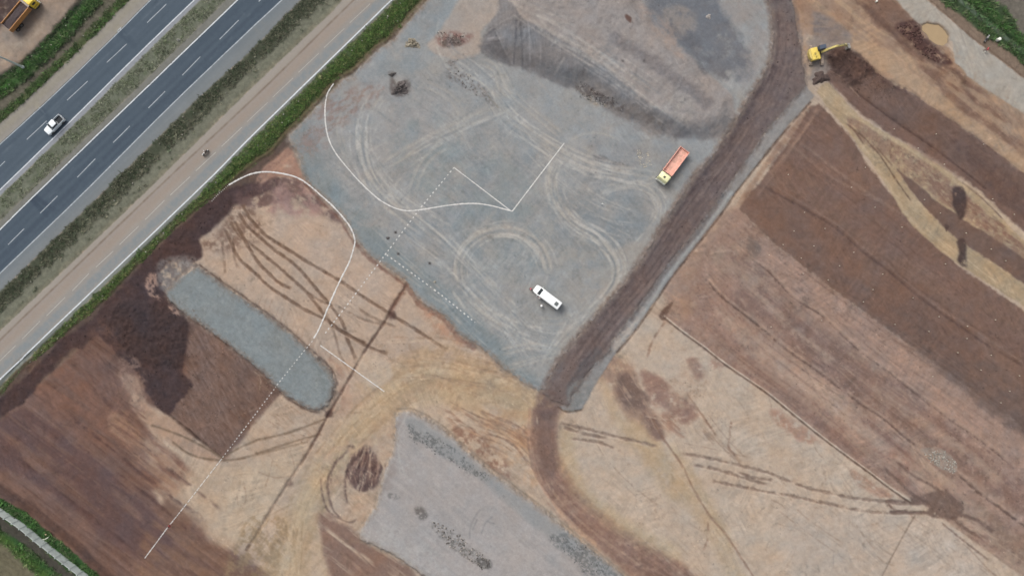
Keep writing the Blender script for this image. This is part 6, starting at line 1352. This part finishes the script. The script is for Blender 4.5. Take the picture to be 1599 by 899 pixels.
hs = MB().box((-.8, 0, 1.38), (2.1, 2.75, .75), .10)
hs.box((-1.0, 0, 1.85), (1.45, 2.70, .55), .12)
hs.build('house', M_yel, ex, True); cwm = MB().loft([[(x, y, z) for (x, y) in ((-1.75, -1.34), (-1.95, -1.1), (-2.18, -.6), (-2.25, 0), (-2.18, .6), (-1.95, 1.1), (-1.75, 1.34))] + [(-1.6, 1.34, z), (-1.6, -1.34, z)] for z in (1.0, 1.95)])
cwm.build('counterweight', mat('counterweight', (196, 176, 104), .6, 0, .1), ex)
eng = MB().box((-1.0, -.1, 2.17), (.9, 1.0, .10), .02); eng.build('engine_hood', M_yel, ex)
MB().box((-1.0, -.1, 2.235), (.45, .5, .03)).build('hood_grille', mat('grille', (150, 132, 70), .7), ex); MB().cyl((-.95, -.9, 2.1), (-.95, -.9, 2.55), .07).build('exhaust', M_chas, ex)
cb = MB().box((.75, .88, 2.15), (1.65, .98, 1.6), .12, 0, (.86, .88)).build('cab', M_cab, ex, True); MB().box((.70, .88, 2.98), (1.44, .90, .07), .03).build('cab_roof', mat('cab_roof', (70, 80, 96), .5), cb)
for (x, y) in ((1.5, .45), (1.5, 1.31), (.0, .45), (.0, 1.31)): MB().box((x * .94 + .03, y, 2.1), (.08, .08, 1.5)).build('cab_pillar', M_black, cb)
def beam(name, pts, w, hts, m):
    mb = MB(); secs = []
    for k, (p, h) in enumerate(zip(pts, hts)):
        a = Vector(pts[max(0, k - 1)]); b = Vector(pts[min(len(pts) - 1, k + 1)]); d = (b - a).normalized(); n = Vector((-d.z, 0, d.x)); P = Vector(p)
        secs.append([P + n * h / 2 + Vector((0, -w / 2, 0)), P + n * h / 2 + Vector((0, w / 2, 0)), P - n * h / 2 + Vector((0, w / 2, 0)), P - n * h / 2 + Vector((0, -w / 2, 0))])
    mb.loft(secs); return mb.build(name, m, ex, False)
beam('boom', [(.7, 0, 1.6), (1.8, 0, 3.2), (2.9, 0, 3.9), (5.4, 0, 3.4)], .42, [.35, .6, .65, .35], mat('boom_yellow', (200, 184, 112), .6, 0, .12, 1.2, (150, 136, 100), .4))
beam('stick', [(5.0, 0, 3.95), (5.5, 0, 3.4), (6.9, 0, 1.35)], .34, [.3, .5, .28], mat('worn_yellow', (190, 178, 128), .6, 0, .12))
MB().cyl((3.3, 0, 4.4), (5.0, 0, 4.05), .08).build('stick_cylinder', M_rim, ex); MB().cyl((1.3, .3, 1.5), (2.7, .3, 3.5), .08).build('boom_cylinder', M_rim, ex); MB().cyl((1.3, -.3, 1.5), (2.7, -.3, 3.5), .08).build('boom_cylinder', M_rim, ex)
MB().cyl((5.7, 0, 3.5), (7.1, 0, 1.8), .06).build('bucket_cylinder', M_rim, ex)
bk = [[(7.0, y, 1.45), (7.65, y, 1.25), (7.85, y, .7), (7.5, y, .15), (6.9, y, .02), (6.55, y, .2)] for y in (-.55, .55)]
mb = MB(); mb.loft(bk, caps=False); sc_ = mb.bm
for q in bk: mb.bm.faces.new([mb.bm.verts.new(p) for p in q])
b_ = mb.build('bucket', mat('bucket_steel', (176, 172, 164), .45, .5, .1), ex)
for k in range(5): MB().box((6.5, -.44 + k * .22, .14), (.22, .1, .06)).build('tooth', M_rim, b_)
put(ex, 1273.5, 86.5, 14, .2)

# ------------------------------------------------------------------ people
def skin_mesh(name, V, E, rad, m, parent, sub=1, flip=0):
    me = bpy.data.meshes.new(name); me.from_pydata(V, E, []); o = bpy.data.objects.new(name, me); COL.objects.link(o)
    md = o.modifiers.new('skin', 'SKIN'); md.use_smooth_shade = True
    for k, r in enumerate(rad): me.skin_vertices[0].data[k].radius = (r if isinstance(r, tuple) else (r, r)); me.skin_vertices[0].data[k].use_root = (k == 0)
    sb = o.modifiers.new('sub', 'SUBSURF'); sb.levels = sub; sb.render_levels = sub
    me.materials.append(m); o.parent = parent; return o
SKIN = mat('skin', (132, 96, 78), .6, 0, .04)
def person(label, shirt, trousers, head, px, py, ang, stride=.12, arms=.15, bend=0, seated=False, cap=False, loc=None):
    t = thing('person', label, 'person')
    hz = .93 if not seated else .82
    b = bend
    def T(x, z): return (x + b * max(0, z - hz) * .8, z - b * .35 * max(0, z - hz))
    V = []; E = []; R = []
    def add(p, r, par=None):
        V.append(p); R.append(r); 
        if par is not None: E.append((par, len(V) - 1))
        return len(V) - 1
    pel = add((0, 0, hz), (.14, .11)); x, z = T(0, hz + .25); ch = add((x, 0, z + 0), (.15, .11), pel); x, z = T(0, hz + .47); nk0 = add((x, 0, z), (.11, .09), ch); x, z = T(.0, hz + .57); nk = add((x, 0, z), .055, nk0)
    x, z = T(.02, hz + .68); h1 = add((x, 0, z), (.085, .095), nk); x, z = T(.01, hz + .80); add((x, 0, z), (.07, .085), h1); x2, z2 = T(.10, hz + .69); add((x2, 0, z2), .022, h1)
    arm_pts = []; leg_pts = []
    for s in (-1, 1):
        x, z = T(0, hz + .44); sh = add((x, s * .19, z), .055, nk0); x, z = T(0, hz + .17)
        if seated: el = add((x + .22, s * .25, z + .06), .042, sh); wr = add((x + .46, s * .2, z + .08), .028, el)
        else: el = add((x + arms * .5, s * .27, z), .042, sh); wr = add((x + arms * 1.6 + b * .1, s * .27, z - .2 + abs(arms) * .2), .028, el)
        pm = add((V[wr][0] + .05, V[wr][1], V[wr][2] - .07), (.026, .014), wr)
        arm_pts.append((V[sh], V[el], V[wr]))
        for f in range(4): q = add((V[pm][0] + .02 + .008 * f, V[pm][1] + (f - 1.5) * .021, V[pm][2] - .045), .009, pm); add((V[q][0] + .005, V[q][1], V[q][2] - .03 - .008 * (1.5 - abs(f - 1.5))), .008, q)
        tb = add((V[wr][0] + .055, V[wr][1] - s * .035, V[wr][2] - .055), .009, wr); add((V[tb][0] + .02, V[tb][1] - s * .01, V[tb][2] - .03), .008, tb)
        hp_ = add((0, s * .095, hz - .06), .09, pel)
        if seated: kn = add((.42, s * .14, hz - .06), .065, hp_); an = add((.36, s * .13, .38), .042, kn); 
        else: kn = add((s * stride * .5 + .03, s * .10, hz * .52), .062, hp_); an = add((s * stride, s * .10, .09), .04, kn)
        add((V[an][0] + .16, V[an][1], V[an][2] - .05), (.035, .04), an); leg_pts.append((V[hp_], V[kn], V[an]))
    skin_mesh('body', V, E, R, SKIN, t)
    V2 = [V[pel], V[ch], V[nk0]]; E2 = [(0, 1), (1, 2)]; R2 = [(.17, .135), (.185, .14), (.13, .11)]
    for (a, e, w) in arm_pts: n = len(V2); V2 += [a, e]; E2 += [(2, n), (n, n + 1)]; R2 += [.08, .062]
    skin_mesh('shirt', V2, E2, R2, mat('cloth_' + str(shirt), shirt, .85, 0, .1), t)
    V3 = [(V[pel][0], 0, hz + .02)]; E3 = []; R3 = [(.155, .125)]
    for (a, k2, an) in leg_pts: n = len(V3); V3 += [a, k2, an]; E3 += [(0, n), (n, n + 1), (n + 1, n + 2)]; R3 += [.108, .08, .06]
    skin_mesh('trousers', V3, E3, R3, mat('cloth_' + str(trousers), trousers, .85, 0, .1), t)
    x, z = T(-.01, hz + .83); hx = x
    if cap:
        mb = MB(); mb.loft([[(x + r * math.cos(a * math.pi / 8), r * math.sin(a * math.pi / 8), z + dz) for a in range(16)] for r, dz in ((.235, -.05), (.24, -.03), (.125, -.01), (.115, .05), (.06, .09))]); mb.build('hat', mat('cloth_' + str(head), head, .8), t, True)
    else:
        mb = MB(); mb.loft([[(x - .01 + r * math.cos(a * math.pi / 8), r * math.sin(a * math.pi / 8), z + dz) for a in range(16)] for r, dz in ((.085, -.12), (.112, -.05), (.105, .02), (.06, .065))]); mb.build('hair', mat('cloth_' + str(head), head, .9), t, True)
    xe, ze = T(.09, hz + .74)
    for s in (-1, 1): MB().cyl((xe, s * .033, ze), (xe + .02, s * .033, ze), .012, n=8).build('eye', M_black, t)
    if loc is None: put(t, px, py, ang, .9)
    else: t.location = loc; t.rotation_euler = (0, 0, math.radians(ang))
    return t
person('person in a pink red shirt bending forward at the front of the minibus', (204, 98, 112), (70, 62, 66), (40, 34, 34), 828, 450.5, -30, .2, .3, .55)
person('person in a red shirt standing beside the long side of the minibus', (204, 84, 104), (78, 70, 72), (190, 186, 180), 842, 465.5, 60, .15, .25, .15, cap=True)
person('person in dark clothes with a round white hat near the minibus', (58, 54, 54), (52, 50, 50), (240, 240, 238), 845.3, 477.3, 100, .12, .15, .1, cap=True)
person('person in red standing on the dashed lime line in the brown field', (176, 52, 66), (120, 40, 50), (50, 36, 36), 265, 821, 40, .25, .3, .3)
person('person in a red shirt walking at the edge of the pale track, upper right', (214, 76, 92), (96, 60, 66), (60, 40, 40), 1541.5, 77.5, 150, .3, .25, .1)
sk = heap('white_bag', 1538, 82, .28, .22, .3, (204, 200, 188), 'small white bag on the ground beside the walking person', 'bag', 41, 0, 8, .2)
# --- motorcycles
def motorbike(label, fair, px, py, ang):
    t = thing('motorcycle', label, 'motorcycle')
    for x in (.68, -.62):
        w = MB(); n = 20
        w.loft([[(x + r * math.cos(2 * math.pi * k / n), y, .31 + r * math.sin(2 * math.pi * k / n)) for k in range(n)] for r, y in ((.22, -.05), (.30, -.055), (.32, 0), (.30, .055), (.22, .05))], caps=False); wl = w.build('wheel', M_tyre, t, True)
        MB().cyl((x, -.05, .31), (x, .05, .31), .2, n=16).build('rim', M_rim, wl)
    mf = mat('bike_' + str(fair), fair, .35)
    MB().loft([rounded(x, hw, z0, z1, .05, .03) for x, hw, z0, z1 in ((.5, .08, .62, .82), (.3, .15, .55, .95), (0, .16, .5, .9), (-.1, .12, .5, .82))]).build('fuel_tank', mf, t, True)
    MB().loft([rounded(x, hw, z0, z1, .03, .02) for x, hw, z0, z1 in ((0, .11, .76, .84), (-.3, .14, .74, .82), (-.75, .12, .78, .88))]).build('seat', M_black, t, True)
    MB().box((.05, 0, .42), (.5, .26, .36), .05).build('engine', M_chas, t); MB().cyl((.72, 0, .31), (.46, 0, .98), .035).build('fork', M_rim, t)
    MB().cyl((.42, -.36, 1.02), (.42, .36, 1.02), .018, n=8).build('handlebar', M_black, t); MB().box((.58, 0, .86), (.14, .2, .2), .05).build('headlight', M_lampw, t); MB().cyl((-.1, .17, .35), (-.75, .2, .42), .045).build('exhaust', M_rim, t); MB().box((-.72, 0, .6), (.4, .16, .05), .02).build('mudguard', mf, t)
    MB().box((.68, 0, .66), (.42, .15, .05), .02).build('mudguard', mf, t)
    put(t, px, py, ang, .6); return t
mo = motorbike('motorcycle with white front ridden along the dusty service road', (216, 214, 208), 320.3, 238.3, -136)
rd_ = person('rider in dark clothes seated on the motorcycle on the service road', (92, 80, 78), (58, 54, 54), (226, 222, 220), 0, 0, -136, seated=True, loc=(mo.location.x + .25 * math.cos(math.radians(44)), mo.location.y + .25 * math.sin(math.radians(44)), mo.location.z + .0), cap=False)
motorbike('grey motorcycle parked by the green verge, upper right corner', (150, 148, 146), 1541.5, 60, 60)
# --- drums and boxes
dr = thing('plastic_drum', 'white drum standing in the grass at the upper right corner', 'drum')
MB().cyl((0, 0, 0), (0, 0, .95), .36, .36, 20).build('barrel', mat('white_plastic', (232, 232, 220), .5), dr, True); MB().cyl((0, 0, .95), (0, 0, 1.0), .32, n=20).build('lid', mat('white_plastic', (232, 232, 220), .5), dr, True)
put(dr, 1561, 61, 0, .9)
tk_ = thing('water_can', 'small white can on brown soil at the top edge', 'can'); MB().box((0, 0, .25), (.5, .35, .5), .06).build('can_body', mat('white_plastic', (232, 232, 220), .5), tk_, True); MB().cyl((.12, 0, .5), (.12, 0, .58), .05).build('cap', M_black, tk_); put(tk_, 1369, 2, 30, .3)
for o in list(bpy.data.objects):
    if o.name.startswith('Empty'): bpy.data.objects.remove(o)
